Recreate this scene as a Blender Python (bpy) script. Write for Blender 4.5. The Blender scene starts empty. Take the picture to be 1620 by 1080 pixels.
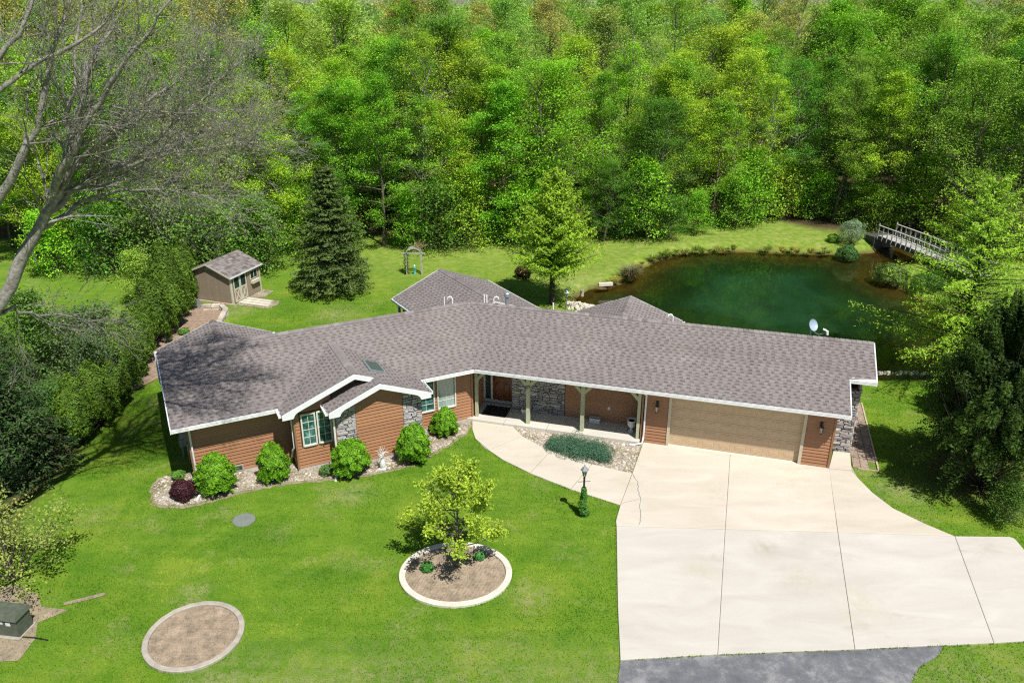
import bpy, math, random
import numpy as np
from math import radians as R, sin, cos, tan, pi, sqrt, atan2
from mathutils import Vector

# ---------------------------------------------------------------- camera, sky, sun, exposure
scene = bpy.context.scene
COL = scene.collection
CAM_H = 16.4
CAM_F = 1260.0          # focal length in pixels of a 1620 px wide frame
CAM_T = math.atan(537.0 / CAM_F)
cam_d = bpy.data.cameras.new('camera'); cam = bpy.data.objects.new('camera', cam_d); COL.objects.link(cam)
cam.location = (0, 0, CAM_H); cam.rotation_euler = (pi / 2 - CAM_T, 0, 0)
cam_d.sensor_width = 36; cam_d.lens = 36 * CAM_F / 1620; cam_d.clip_end = 4000; cam_d.clip_start = 0.1
scene.camera = cam
SUN_EL = R(58.5); SUN_V = Vector((0.545 * cos(SUN_EL), -0.839 * cos(SUN_EL), sin(SUN_EL))).normalized()
world = bpy.data.worlds.new('World'); scene.world = world; world.use_nodes = True
wn = world.node_tree.nodes; bg = wn['Background']
sky = wn.new('ShaderNodeTexSky'); sky.sky_type = 'NISHITA'; sky.sun_disc = False
sky.sun_elevation = SUN_EL; sky.sun_rotation = math.atan2(SUN_V.x, SUN_V.y)
sky.air_density = 1.0; sky.dust_density = 0.6; sky.ozone_density = 1.5
world.node_tree.links.new(sky.outputs[0], bg.inputs[0]); bg.inputs[1].default_value = 0.055
sd = bpy.data.lights.new('sun', 'SUN'); sd.energy = 5.0; sd.angle = R(0.53); sd.color = (1.0, 0.955, 0.88)
sun = bpy.data.objects.new('sun', sd); COL.objects.link(sun)
sun.rotation_euler = (-SUN_V).to_track_quat('-Z', 'Y').to_euler(); sun.location = (20, -20, 60)
scene.view_settings.view_transform = 'Standard'; scene.view_settings.look = 'None'
scene.view_settings.exposure = 0.34; scene.view_settings.gamma = 1.0; scene.view_settings.use_curve_mapping = False
scene.cycles.use_denoising = False; scene.cycles.filter_width = 1.2; scene.cycles.sample_clamp_indirect = 3.0; scene.cycles.max_bounces = 6; scene.cycles.diffuse_bounces = 3; scene.cycles.glossy_bounces = 3
scene.cycles.transmission_bounces = 4; scene.cycles.transparent_max_bounces = 6

rnd = random.Random(7)
NR = np.random.default_rng(11)

def at(px, py, z=0.0):
    """where a line of sight of the survey photograph meets the level z"""
    t = CAM_T
    dx = px - 810.0; dyy = CAM_F * cos(t) + (540 - py) * sin(t); dz = -CAM_F * sin(t) + (540 - py) * cos(t)
    k = (z - CAM_H) / dz
    return (dx * k, dyy * k)

# ---------------------------------------------------------------- object helpers
def tag(o, label=None, cat=None, group=None, kind=None):
    if label: o['label'] = label
    if cat: o['category'] = cat
    if group: o['group'] = group
    if kind: o['kind'] = kind
    return o
def root(name, loc, label, cat, group=None):
    o = bpy.data.objects.new(name, None); COL.objects.link(o); o.location = loc; o.empty_display_size = 0.2
    return tag(o, label, cat, group)
def wloc(o):
    v = Vector((0, 0, 0))
    while o is not None: v = v + o.location; o = o.parent
    return v
def add_obj(name, me, parent=None, loc=None):
    o = bpy.data.objects.new(name, me); COL.objects.link(o)
    if parent is not None: o.parent = parent
    if loc is not None: o.location = loc
    return o
def np_mesh(name, V, F, mat, smooth=False, attrs=None):
    """V (n,3), F (m,k) all faces with k corners"""
    me = bpy.data.meshes.new(name)
    V = np.asarray(V, dtype=np.float32); F = np.asarray(F, dtype=np.int32); k = F.shape[1]
    me.vertices.add(len(V)); me.vertices.foreach_set('co', V.ravel())
    me.loops.add(F.size); me.loops.foreach_set('vertex_index', F.ravel())
    me.polygons.add(len(F)); me.polygons.foreach_set('loop_start', np.arange(len(F), dtype=np.int32) * k)
    try: me.polygons.foreach_set('loop_total', np.full(len(F), k, dtype=np.int32))
    except Exception: pass
    if smooth: me.polygons.foreach_set('use_smooth', np.ones(len(F), dtype=bool))
    if attrs:
        for an, av in attrs.items():
            a = me.attributes.new(an, 'FLOAT', 'POINT'); a.data.foreach_set('value', np.asarray(av, dtype=np.float32))
    me.update(calc_edges=True)
    if mat: me.materials.append(mat)
    return me

class MB:
    """collects polygons in world coordinates and links them as ONE mesh object"""
    def __init__(s): s.v = []; s.f = []; s.a = []; s.cur = 1.0
    def vv(s, p): s.v.append(tuple(p)); s.a.append(s.cur); return len(s.v) - 1
    def poly(s, pts): s.f.append([s.vv(p) for p in pts])
    def hexa(s, b, t):
        """bottom ring b (4, ccw from above) and top ring t"""
        n = len(b); i = [s.vv(p) for p in b]; j = [s.vv(p) for p in t]
        s.f.append(i[::-1]); s.f.append(j)
        for k in range(n): s.f.append([i[k], i[(k + 1) % n], j[(k + 1) % n], j[k]])
    def box(s, x0, x1, y0, y1, z0, z1, T=None):
        T = T or (lambda x, y, z: (x, y, z))
        if x0 > x1: x0, x1 = x1, x0
        if y0 > y1: y0, y1 = y1, y0
        q = [(x0, y0), (x1, y0), (x1, y1), (x0, y1)]
        s.hexa([T(x, y, z0) for x, y in q], [T(x, y, z1) for x, y in q])
    def prism(s, pts, z0, z1):
        s.hexa([(x, y, z0) for x, y in pts], [(x, y, z1) for x, y in pts])
    def tube(s, pts, rad, n=8, caps=True):
        if not hasattr(rad, '__len__'): rad = [rad] * len(pts)
        pts = [Vector(p) for p in pts]; rings = []; ref = None
        for i, p in enumerate(pts):
            d = (pts[min(i + 1, len(pts) - 1)] - pts[max(i - 1, 0)]).normalized()
            if ref is None: ref = d.orthogonal().normalized()
            ref = (ref - d * ref.dot(d)); ref = ref.normalized() if ref.length > 1e-6 else d.orthogonal().normalized()
            b = d.cross(ref)
            rings.append([s.vv(p + (ref * cos(2 * pi * k / n) + b * sin(2 * pi * k / n)) * rad[i]) for k in range(n)])
        for a, b in zip(rings, rings[1:]):
            for k in range(n): s.f.append([a[k], a[(k + 1) % n], b[(k + 1) % n], b[k]])
        if caps: s.f.append(rings[0][::-1]); s.f.append(rings[-1])
    def lathe(s, c, prof, n=20):
        """prof: list of (r, z) bottom to top round the vertical through c"""
        rings = [[s.vv((c[0] + r * cos(2 * pi * k / n), c[1] + r * sin(2 * pi * k / n), c[2] + z)) for k in range(n)] for r, z in prof]
        for a, b in zip(rings, rings[1:]):
            for k in range(n): s.f.append([a[k], a[(k + 1) % n], b[(k + 1) % n], b[k]])
        s.f.append(rings[0][::-1]); s.f.append(rings[-1])
    def build(s, name, mat, parent=None, smooth=False, label=None, kind=None, loc=None):
        off = wloc(parent) if parent is not None else Vector((0, 0, 0))
        if loc is not None: off = off + Vector(loc)
        me = bpy.data.meshes.new(name)
        me.from_pydata([(p[0] - off.x, p[1] - off.y, p[2] - off.z) for p in s.v], [], s.f)
        a = me.attributes.new('tint', 'FLOAT', 'POINT'); a.data.foreach_set('value', np.array(s.a, dtype=np.float32))
        if smooth: me.polygons.foreach_set('use_smooth', np.ones(len(s.f), dtype=bool))
        me.update(); me.materials.append(mat)
        o = add_obj(name, me, parent, loc)
        if label: o['label'] = label
        if kind: o['kind'] = kind
        return o

def bevel(o, w, seg=2):
    m = o.modifiers.new('bevel', 'BEVEL'); m.width = w; m.segments = seg; m.limit_method = 'ANGLE'; m.angle_limit = R(40); return o

# ---------------------------------------------------------------- materials
MATS = {}
def nmat(name):
    m = bpy.data.materials.new(name); m.use_nodes = True; nt = m.node_tree
    b = nt.nodes['Principled BSDF']; MATS[name] = m
    return m, nt, b
def ramp(nt, fac, stops, interp='LINEAR'):
    r = nt.nodes.new('ShaderNodeValToRGB'); e = r.color_ramp.elements; r.color_ramp.interpolation = interp
    while len(e) < len(stops): e.new(0.5)
    for k, (p, c) in enumerate(stops): e[k].position = p; e[k].color = (*c, 1)
    nt.links.new(fac, r.inputs[0]); return r.outputs[0]
def noise(nt, scale, detail=3, rough=0.55, vec=None, dist=0.0, out=0):
    n = nt.nodes.new('ShaderNodeTexNoise'); n.inputs['Scale'].default_value = scale; n.inputs['Detail'].default_value = detail
    n.inputs['Roughness'].default_value = rough; n.inputs['Distortion'].default_value = dist
    if vec is not None: nt.links.new(vec, n.inputs['Vector'])
    return n.outputs[out]
def mixc(nt, fac, a, b, mode='MIX'):
    m = nt.nodes.new('ShaderNodeMix'); m.data_type = 'RGBA'; m.blend_type = mode
    for sock, val in ((m.inputs[0], fac), (m.inputs[6], a), (m.inputs[7], b)):
        if hasattr(val, 'is_linked') or hasattr(val, 'links'): nt.links.new(val, sock)
        elif isinstance(val, (int, float)): sock.default_value = val
        else: sock.default_value = (*val, 1)
    return m.outputs[2]
def mth(nt, op, a, b=None, clamp=False):
    m = nt.nodes.new('ShaderNodeMath'); m.operation = op; m.use_clamp = clamp
    for i, v in enumerate((a, b)):
        if v is None: continue
        if isinstance(v, (int, float)): m.inputs[i].default_value = v
        else: nt.links.new(v, m.inputs[i])
    return m.outputs[0]
def attr(nt, name):
    a = nt.nodes.new('ShaderNodeAttribute'); a.attribute_name = name; return a
def pos(nt):
    g = nt.nodes.new('ShaderNodeNewGeometry'); return g.outputs['Position']
def bump(nt, b, h, strength=0.3, dist=0.02):
    n = nt.nodes.new('ShaderNodeBump'); n.inputs['Strength'].default_value = strength; n.inputs['Distance'].default_value = dist
    nt.links.new(h, n.inputs['Height']); nt.links.new(n.outputs[0], b.inputs['Normal'])
def mapping(nt, vec, scale=(1, 1, 1), rot=(0, 0, 0)):
    m = nt.nodes.new('ShaderNodeMapping'); m.inputs['Scale'].default_value = scale; m.inputs['Rotation'].default_value = rot
    nt.links.new(vec, m.inputs['Vector']); return m.outputs[0]
def plain(name, col, rough=0.6, var=0.12, scale=6, metal=0.0, bmp=0.0, bscale=40, spec=0.5, tint=False):
    m, nt, b = nmat(name); P = pos(nt)
    lo = tuple(c * (1 - var) for c in col); hi = tuple(min(1, c * (1 + var)) for c in col)
    c = ramp(nt, noise(nt, scale, 5, 0.6, P), [(0.3, lo), (0.7, hi)])
    if tint:
        mm = nt.nodes.new('ShaderNodeMix'); mm.data_type = 'RGBA'; mm.blend_type = 'MULTIPLY'; mm.inputs[0].default_value = 1
        nt.links.new(c, mm.inputs[6]); nt.links.new(attr(nt, 'tint').outputs['Fac'], mm.inputs[7]); c = mm.outputs[2]
    nt.links.new(c, b.inputs['Base Color']); b.inputs['Roughness'].default_value = rough; b.inputs['Metallic'].default_value = metal
    b.inputs['Specular IOR Level'].default_value = spec
    if bmp: bump(nt, b, noise(nt, bscale, 4, 0.6, P), bmp, 0.02)
    return m

plain('white_trim', (0.74, 0.76, 0.80), 0.45, 0.05, 3)
plain('gutter_white', (0.72, 0.73, 0.74), 0.4, 0.10, 5)
plain('soffit', (0.60, 0.60, 0.58), 0.6, 0.04, 4)
plain('sage_wood', (0.44, 0.46, 0.31), 0.6, 0.10, 5, bmp=0.2, bscale=60)
plain('tan_trim', (0.50, 0.45, 0.34), 0.55, 0.06, 4)
plain('garage_tan', (0.49, 0.365, 0.235), 0.5, 0.05, 3)
plain('window_frame', (0.62, 0.62, 0.55), 0.45, 0.05, 5)
plain('dark_metal', (0.03, 0.032, 0.034), 0.45, 0.2, 10, metal=0.4)
plain('galvanised', (0.42, 0.47, 0.52), 0.35, 0.15, 8, metal=0.6)
plain('pvc_white', (0.80, 0.80, 0.80), 0.4, 0.04, 8)
plain('dish_blue', (0.30, 0.40, 0.50), 0.4, 0.06, 8)
plain('porcelain', (0.62, 0.64, 0.62), 0.6, 0.12, 20, bmp=0.3, bscale=50)
plain('black_rubber', (0.012, 0.012, 0.013), 0.9, 0.3, 30, bmp=0.5, bscale=150)
plain('utility_green', (0.085, 0.10, 0.075), 0.6, 0.25, 7)
plain('utility_grey', (0.20, 0.23, 0.24), 0.5, 0.15, 9)
plain('grey_lid', (0.17, 0.19, 0.18), 0.8, 0.12, 5, bmp=0.3, bscale=60)
plain('soil', (0.27, 0.215, 0.155), 0.95, 0.35, 3, bmp=0.8, bscale=14)
plain('mulch', (0.27, 0.195, 0.14), 0.95, 0.35, 5, bmp=0.9, bscale=20)
plain('edge_concrete', (0.60, 0.55, 0.47), 0.85, 0.12, 4, bmp=0.4, bscale=40, tint=True)
plain('edge_concrete_old', (0.36, 0.33, 0.28), 0.9, 0.22, 4, bmp=0.5, bscale=30)
plain('shed_wall', (0.27, 0.215, 0.16), 0.75, 0.08, 3, tint=True)
plain('shed_trim', (0.52, 0.50, 0.40), 0.65, 0.08, 6)
plain('grey_wood', (0.38, 0.37, 0.355), 0.8, 0.22, 10, bmp=0.4, bscale=60, tint=True)
plain('dark_wood', (0.055, 0.06, 0.06), 0.8, 0.25, 10, bmp=0.4, bscale=60)
plain('weathered_wood', (0.45, 0.36, 0.25), 0.8, 0.25, 14, bmp=0.4, bscale=60)
plain('teal_paint', (0.06, 0.42, 0.42), 0.5, 0.1, 10)
plain('red_brown', (0.10, 0.03, 0.022), 0.6, 0.2, 10)
plain('dark_void', (0.012, 0.011, 0.010), 0.8, 0.1, 3)
plain('wall_core', (0.10, 0.055, 0.035), 0.9, 0.1, 3)
plain('foundation', (0.42, 0.41, 0.38), 0.9, 0.12, 5, bmp=0.3)
plain('sticker_white', (0.7, 0.72, 0.75), 0.4, 0.03, 30)
plain('sticker_blue', (0.05, 0.2, 0.5), 0.4, 0.03, 30)
plain('blind', (0.50, 0.60, 0.56), 0.6, 0.05, 4)
plain('paver', (0.30, 0.225, 0.185), 0.9, 0.22, 5, bmp=0.4, bscale=40, tint=True)
plain('fieldstone', (0.42, 0.38, 0.32), 0.9, 0.25, 5, bmp=0.5, bscale=18, tint=True)
plain('pebble', (0.47, 0.42, 0.36), 0.9, 0.2, 3, tint=True)
plain('bark_dark', (0.060, 0.048, 0.036), 0.95, 0.4, 8, bmp=0.6, bscale=25)
plain('bark_grey', (0.235, 0.225, 0.20), 0.95, 0.5, 9, bmp=1.0, bscale=24)
plain('bark_mid', (0.12, 0.10, 0.075), 0.95, 0.4, 8, bmp=0.6, bscale=25)
plain('dead_twig', (0.36, 0.27, 0.14), 0.9, 0.3, 12)

def mat_siding():
    m, nt, b = nmat('siding'); P = pos(nt)
    v = mapping(nt, P, (1, 1, 14)); g = noise(nt, 3.5, 5, 0.6, v)
    c = ramp(nt, g, [(0.25, (0.30, 0.145, 0.073)), (0.75, (0.375, 0.188, 0.098))])
    mm = mixc(nt, 1.0, c, attr(nt, 'tint').outputs['Fac'], 'MULTIPLY')
    nt.links.new(mm, b.inputs['Base Color']); b.inputs['Roughness'].default_value = 0.55
    bump(nt, b, noise(nt, 30, 4, 0.6, v), 0.15, 0.01)
mat_siding()
def mat_shingle():
    m, nt, b = nmat('shingle'); P = pos(nt); t = attr(nt, 'tint').outputs['Fac']
    c = ramp(nt, t, [(0.0, (0.112, 0.094, 0.086)), (0.35, (0.160, 0.140, 0.134)), (0.6, (0.206, 0.188, 0.186)), (1.0, (0.262, 0.243, 0.243))])
    big = ramp(nt, noise(nt, 0.5, 4, 0.6, P), [(0.3, (0.9, 0.9, 0.9)), (0.7, (1.08, 1.07, 1.06))])
    c = mixc(nt, 1.0, c, big, 'MULTIPLY')
    gr = ramp(nt, noise(nt, 110, 2, 0.7, P), [(0.3, (0.78, 0.78, 0.78)), (0.7, (1.2, 1.2, 1.2))])
    c = mixc(nt, 1.0, c, gr, 'MULTIPLY')
    nt.links.new(c, b.inputs['Base Color']); b.inputs['Roughness'].default_value = 0.92; b.inputs['Specular IOR Level'].default_value = 0.2
    bump(nt, b, noise(nt, 200, 2, 0.7, P), 0.25, 0.01)
mat_shingle()
def mat_stone():
    m, nt, b = nmat('stone_veneer'); P = pos(nt); t = attr(nt, 'tint').outputs['Fac']
    c = ramp(nt, t, [(0.0, (0.22, 0.215, 0.22)), (0.35, (0.35, 0.345, 0.36)), (0.6, (0.43, 0.425, 0.43)), (0.8, (0.46, 0.39, 0.32)), (1.0, (0.60, 0.58, 0.56))])
    gr = ramp(nt, noise(nt, 14, 5, 0.65, P), [(0.3, (0.7, 0.7, 0.72)), (0.7, (1.25, 1.22, 1.18))])
    c = mixc(nt, 1.0, c, gr, 'MULTIPLY')
    nt.links.new(c, b.inputs['Base Color']); b.inputs['Roughness'].default_value = 0.9
    bump(nt, b, noise(nt, 22, 5, 0.7, P), 0.7, 0.03)
mat_stone()
def mat_concrete():
    for nm, ca, cb in (('concrete_new', (0.475, 0.448, 0.402), (0.56, 0.537, 0.49)), ('concrete_warm', (0.505, 0.457, 0.382), (0.59, 0.545, 0.466)), ('concrete_porch', (0.50, 0.48, 0.43), (0.60, 0.58, 0.52))):
        m, nt, b = nmat(nm); P = pos(nt)
        v = mapping(nt, P, (0.5, 1.6, 1), (0, 0, R(-12)))
        c = ramp(nt, noise(nt, 0.9, 6, 0.62, v, 0.6), [(0.3, ca), (0.7, cb)])
        st = ramp(nt, noise(nt, 0.33, 5, 0.7, mapping(nt, P, (1.0, 1.6, 1), (0, 0, R(30)))), [(0.60, (1, 1, 1)), (0.74, (0.86, 0.84, 0.78))])
        c = mixc(nt, 1.0, c, st, 'MULTIPLY')
        for (sx_, sy_, sr_, dk) in ((8.25, 21.3, .62, .62), (6.55, 20.75, .28, .66), (8.95, 19.7, 1.0, .80), (5.9, 20.2, .9, .90), (10.2, 18.6, 1.3, .88), (4.3, 25.2, .7, .92), (7.4, 24.6, .8, .92)):
            d_ = nt.nodes.new('ShaderNodeVectorMath'); d_.operation = 'DISTANCE'; nt.links.new(mapping(nt, P, (1, 1, 0)), d_.inputs[0]); d_.inputs[1].default_value = (sx_, sy_, 0)
            f_ = mth(nt, 'MULTIPLY', mth(nt, 'SUBTRACT', 1.0, mth(nt, 'DIVIDE', d_.outputs['Value'], sr_), True), ramp(nt, noise(nt, 2.6, 6, 0.75, mapping(nt, P, (1.5, .8, 1), (0, 0, R(-38)))), [(0.30, (0, 0, 0)), (0.75, (.75, .75, .75))]), True)
            c = mixc(nt, f_, c, (0.62 * dk * .8, 0.56 * dk * .8, 0.44 * dk * .72))
        fine = ramp(nt, noise(nt, 45, 3, 0.7, P), [(0.25, (0.86, 0.86, 0.86)), (0.75, (1.06, 1.06, 1.06))])
        c = mixc(nt, 1.0, c, fine, 'MULTIPLY')
        tn = mixc(nt, 1.0, c, attr(nt, 'tint').outputs['Fac'], 'MULTIPLY')
        nt.links.new(tn, b.inputs['Base Color']); b.inputs['Roughness'].default_value = 0.88; b.inputs['Specular IOR Level'].default_value = 0.25
        bump(nt, b, noise(nt, 60, 3, 0.7, P), 0.2, 0.01)
mat_concrete()
def mat_oil():
    m, nt, b = nmat('oil_stain'); P = pos(nt)
    b.inputs['Base Color'].default_value = (0.30, 0.27, 0.19, 1); b.inputs['Roughness'].default_value = 0.8
mat_oil()
def mat_asphalt():
    m, nt, b = nmat('asphalt'); P = pos(nt)
    n1 = noise(nt, 1.1, 9, 0.78, P, 0.2)
    c = ramp(nt, n1, [(0.36, (0.10, 0.105, 0.118)), (0.5, (0.145, 0.15, 0.165)), (0.60, (0.24, 0.242, 0.25)), (0.70, (0.30, 0.30, 0.30))])
    fine = ramp(nt, noise(nt, 70, 3, 0.75, P), [(0.3, (0.7, 0.7, 0.7)), (0.7, (1.25, 1.25, 1.25))])
    c = mixc(nt, 1.0, c, fine, 'MULTIPLY')
    nt.links.new(c, b.inputs['Base Color']); b.inputs['Roughness'].default_value = 0.85
    bump(nt, b, noise(nt, 90, 3, 0.7, P), 0.5, 0.01)
mat_asphalt()
def mat_gravel():
    m, nt, b = nmat('gravel_bed'); P = pos(nt)
    n = nt.nodes.new('ShaderNodeTexVoronoi'); n.inputs['Scale'].default_value = 22; nt.links.new(P, n.inputs['Vector'])
    c = ramp(nt, n.outputs['Color'], [(0.0, (0.16, 0.125, 0.095)), (0.5, (0.33, 0.28, 0.225)), (1.0, (0.50, 0.46, 0.40))])
    d = ramp(nt, noise(nt, 1.1, 5, 0.65, P), [(0.42, (1, 1, 1)), (0.62, (0.55, 0.56, 0.34))])
    c = mixc(nt, 1.0, c, d, 'MULTIPLY')
    nt.links.new(c, b.inputs['Base Color']); b.inputs['Roughness'].default_value = 0.95
    bump(nt, b, n.outputs['Distance'], 0.6, 0.03)
mat_gravel()
def mat_lawn():
    m, nt, b = nmat('lawn_ground'); P = pos(nt)
    n1 = noise(nt, 0.42, 7, 0.68, P, 0.5); n2 = noise(nt, 1.6, 6, 0.7, P); n3 = noise(nt, 28, 4, 0.75, P)
    v = mapping(nt, P, (0.25, 2.2, 1), (0, 0, R(24))); n4 = noise(nt, 1.0, 3, 0.5, v)
    c = ramp(nt, n1, [(0.34, (0.058, 0.155, 0.010)), (0.5, (0.112, 0.222, 0.014)), (0.66, (0.245, 0.310, 0.040))])
    c = mixc(nt, 0.45, c, ramp(nt, n2, [(0.3, (0.050, 0.16, 0.010)), (0.7, (0.20, 0.30, 0.04))]))
    c = mixc(nt, 0.25, c, ramp(nt, n4, [(0.35, (0.06, 0.17, 0.012)), (0.65, (0.19, 0.30, 0.035))]))
    c = mixc(nt, 1.0, c, ramp(nt, n3, [(0.25, (0.55, 0.58, 0.5)), (0.75, (1.35, 1.32, 1.3))]), 'MULTIPLY')
    # thin dry patches
    dry = mth(nt, 'MULTIPLY', ramp(nt, noise(nt, 0.55, 5, 0.7, P), [(0.54, (0, 0, 0)), (0.72, (1, 1, 1))]), ramp(nt, noise(nt, 7, 5, 0.8, P), [(0.4, (0, 0, 0)), (0.6, (1, 1, 1))]))
    c = mixc(nt, mth(nt, 'MULTIPLY', dry, 0.7), c, (0.36, 0.31, 0.17))
    worn = mth(nt, 'MULTIPLY', attr(nt, 'worn').outputs['Fac'], ramp(nt, noise(nt, 3.5, 6, 0.8, P), [(0.42, (0, 0, 0)), (0.62, (1, 1, 1))]))
    c = mixc(nt, mth(nt, 'MULTIPLY', worn, 0.75), c, (0.33, 0.29, 0.17))
    mead = attr(nt, 'meadow').outputs['Fac']
    c = mixc(nt, mth(nt, 'MULTIPLY', mead, mth(nt, 'ADD', n2, 0.35), True), c, ramp(nt, noise(nt, 2.2, 5, 0.7, P), [(0.3, (0.10, 0.20, 0.02)), (0.5, (0.22, 0.29, 0.05)), (0.7, (0.40, 0.36, 0.15))]))
    mud = attr(nt, 'mud').outputs['Fac']
    mc = ramp(nt, noise(nt, 2.3, 6, 0.7, P, 0.5), [(0.3, (0.035, 0.024, 0.012)), (0.55, (0.13, 0.085, 0.035)), (0.75, (0.24, 0.17, 0.08))])
    c = mixc(nt, mth(nt, 'MULTIPLY', mud, 1.0, True), c, mc)
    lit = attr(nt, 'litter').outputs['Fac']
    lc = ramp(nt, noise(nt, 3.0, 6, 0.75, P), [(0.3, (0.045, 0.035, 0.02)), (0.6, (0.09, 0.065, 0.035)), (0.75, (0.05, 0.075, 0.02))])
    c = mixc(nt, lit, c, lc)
    nt.links.new(c, b.inputs['Base Color']); b.inputs['Roughness'].default_value = 0.95; b.inputs['Specular IOR Level'].default_value = 0.1
    bump(nt, b, noise(nt, 22, 4, 0.8, P), 0.6, 0.06)
mat_lawn()
def leafmat(name, trans=0.30, rough=0.55, spec=0.35, hue=None):
    m = bpy.data.materials.new(name); m.use_nodes = True; nt = m.node_tree; MATS[name] = m
    b = nt.nodes['Principled BSDF']; out = nt.nodes['Material Output']
    oi = nt.nodes.new('ShaderNodeObjectInfo'); t = attr(nt, 'tint').outputs['Fac']
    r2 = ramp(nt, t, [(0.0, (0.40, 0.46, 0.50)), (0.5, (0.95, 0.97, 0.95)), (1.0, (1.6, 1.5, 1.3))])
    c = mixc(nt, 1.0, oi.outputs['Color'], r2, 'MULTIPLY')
    if hue:
        P = pos(nt); c = mixc(nt, 1.0, c, ramp(nt, noise(nt, 0.42, 7, 0.68, P, 0.5), [(0.34, (0.56, 0.74, 0.6)), (0.5, (0.95, 0.98, 0.95)), (0.66, (1.75, 1.22, 1.9))]), 'MULTIPLY')
        c = mixc(nt, 1.0, c, ramp(nt, noise(nt, 2.6, 5, 0.7, P), [(0.3, (0.8, 0.86, 0.8)), (0.7, (1.25, 1.1, 1.3))]), 'MULTIPLY')
    nt.links.new(c, b.inputs['Base Color']); b.inputs['Roughness'].default_value = rough; b.inputs['Specular IOR Level'].default_value = spec
    tr = nt.nodes.new('ShaderNodeBsdfTranslucent'); nt.links.new(mixc(nt, 1.0, c, (1.0, 1.25, 0.55), 'MULTIPLY'), tr.inputs[0])
    mx = nt.nodes.new('ShaderNodeMixShader'); mx.inputs[0].default_value = trans
    nt.links.new(b.outputs[0], mx.inputs[1]); nt.links.new(tr.outputs[0], mx.inputs[2]); nt.links.new(mx.outputs[0], out.inputs[0])
    return m
leafmat('leaf'); leafmat('needle', 0.25, 0.6, 0.25); leafmat('blade', 0.3, 0.6, 0.2, hue=True)
def mat_glass():
    m, nt, b = nmat('window_glass')
    b.inputs['Base Color'].default_value = (0.02, 0.045, 0.045, 1); b.inputs['Roughness'].default_value = 0.04
    b.inputs['Transmission Weight'].default_value = 0.0; b.inputs['Specular IOR Level'].default_value = 0.9
    m, nt, b = nmat('blind_glass')
    w = nt.nodes.new('ShaderNodeTexWave'); w.bands_direction = 'Z'; w.inputs['Scale'].default_value = 6.5; nt.links.new(pos(nt), w.inputs['Vector'])
    nt.links.new(ramp(nt, w.outputs['Fac'], [(0.2, (0.16, 0.24, 0.22)), (0.6, (0.36, 0.46, 0.43))]), b.inputs['Base Color'])
    b.inputs['Roughness'].default_value = 0.08; b.inputs['Specular IOR Level'].default_value = 0.8
    b.inputs['Coat Weight'].default_value = 0.6; b.inputs['Coat Roughness'].default_value = 0.02
    m, nt, b = nmat('green_pane'); P = pos(nt)
    nt.links.new(ramp(nt, noise(nt, 5, 3, 0.5, P), [(0.35, (0.012, 0.05, 0.05)), (0.6, (0.05, 0.17, 0.16)), (0.7, (0.16, 0.34, 0.33))]), b.inputs['Base Color'])
    b.inputs['Roughness'].default_value = 0.06; b.inputs['Specular IOR Level'].default_value = 0.8
    m, nt, b = nmat('lead_glass'); P = pos(nt)
    v = nt.nodes.new('ShaderNodeTexVoronoi'); v.inputs['Scale'].default_value = 14; nt.links.new(P, v.inputs['Vector'])
    nt.links.new(ramp(nt, v.outputs['Distance'], [(0.1, (0.25, 0.27, 0.2)), (0.5, (0.10, 0.13, 0.08)), (0.8, (0.02, 0.02, 0.015))]), b.inputs['Base Color']); b.inputs['Roughness'].default_value = 0.15
    m, nt, b = nmat('door_wood'); P = pos(nt); g = noise(nt, 6, 6, 0.6, mapping(nt, P, (4, 4, 0.5)))
    nt.links.new(ramp(nt, g, [(0.3, (0.11, 0.026, 0.010)), (0.7, (0.21, 0.060, 0.022))]), b.inputs['Base Color']); b.inputs['Roughness'].default_value = 0.35
    m, nt, b = nmat('skylight_glass'); b.inputs['Base Color'].default_value = (0.05, 0.085, 0.075, 1); b.inputs['Roughness'].default_value = 0.12
    m, nt, b = nmat('lamp_glass'); b.inputs['Base Color'].default_value = (0.45, 0.42, 0.34, 1); b.inputs['Roughness'].default_value = 0.15
mat_glass()
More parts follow.
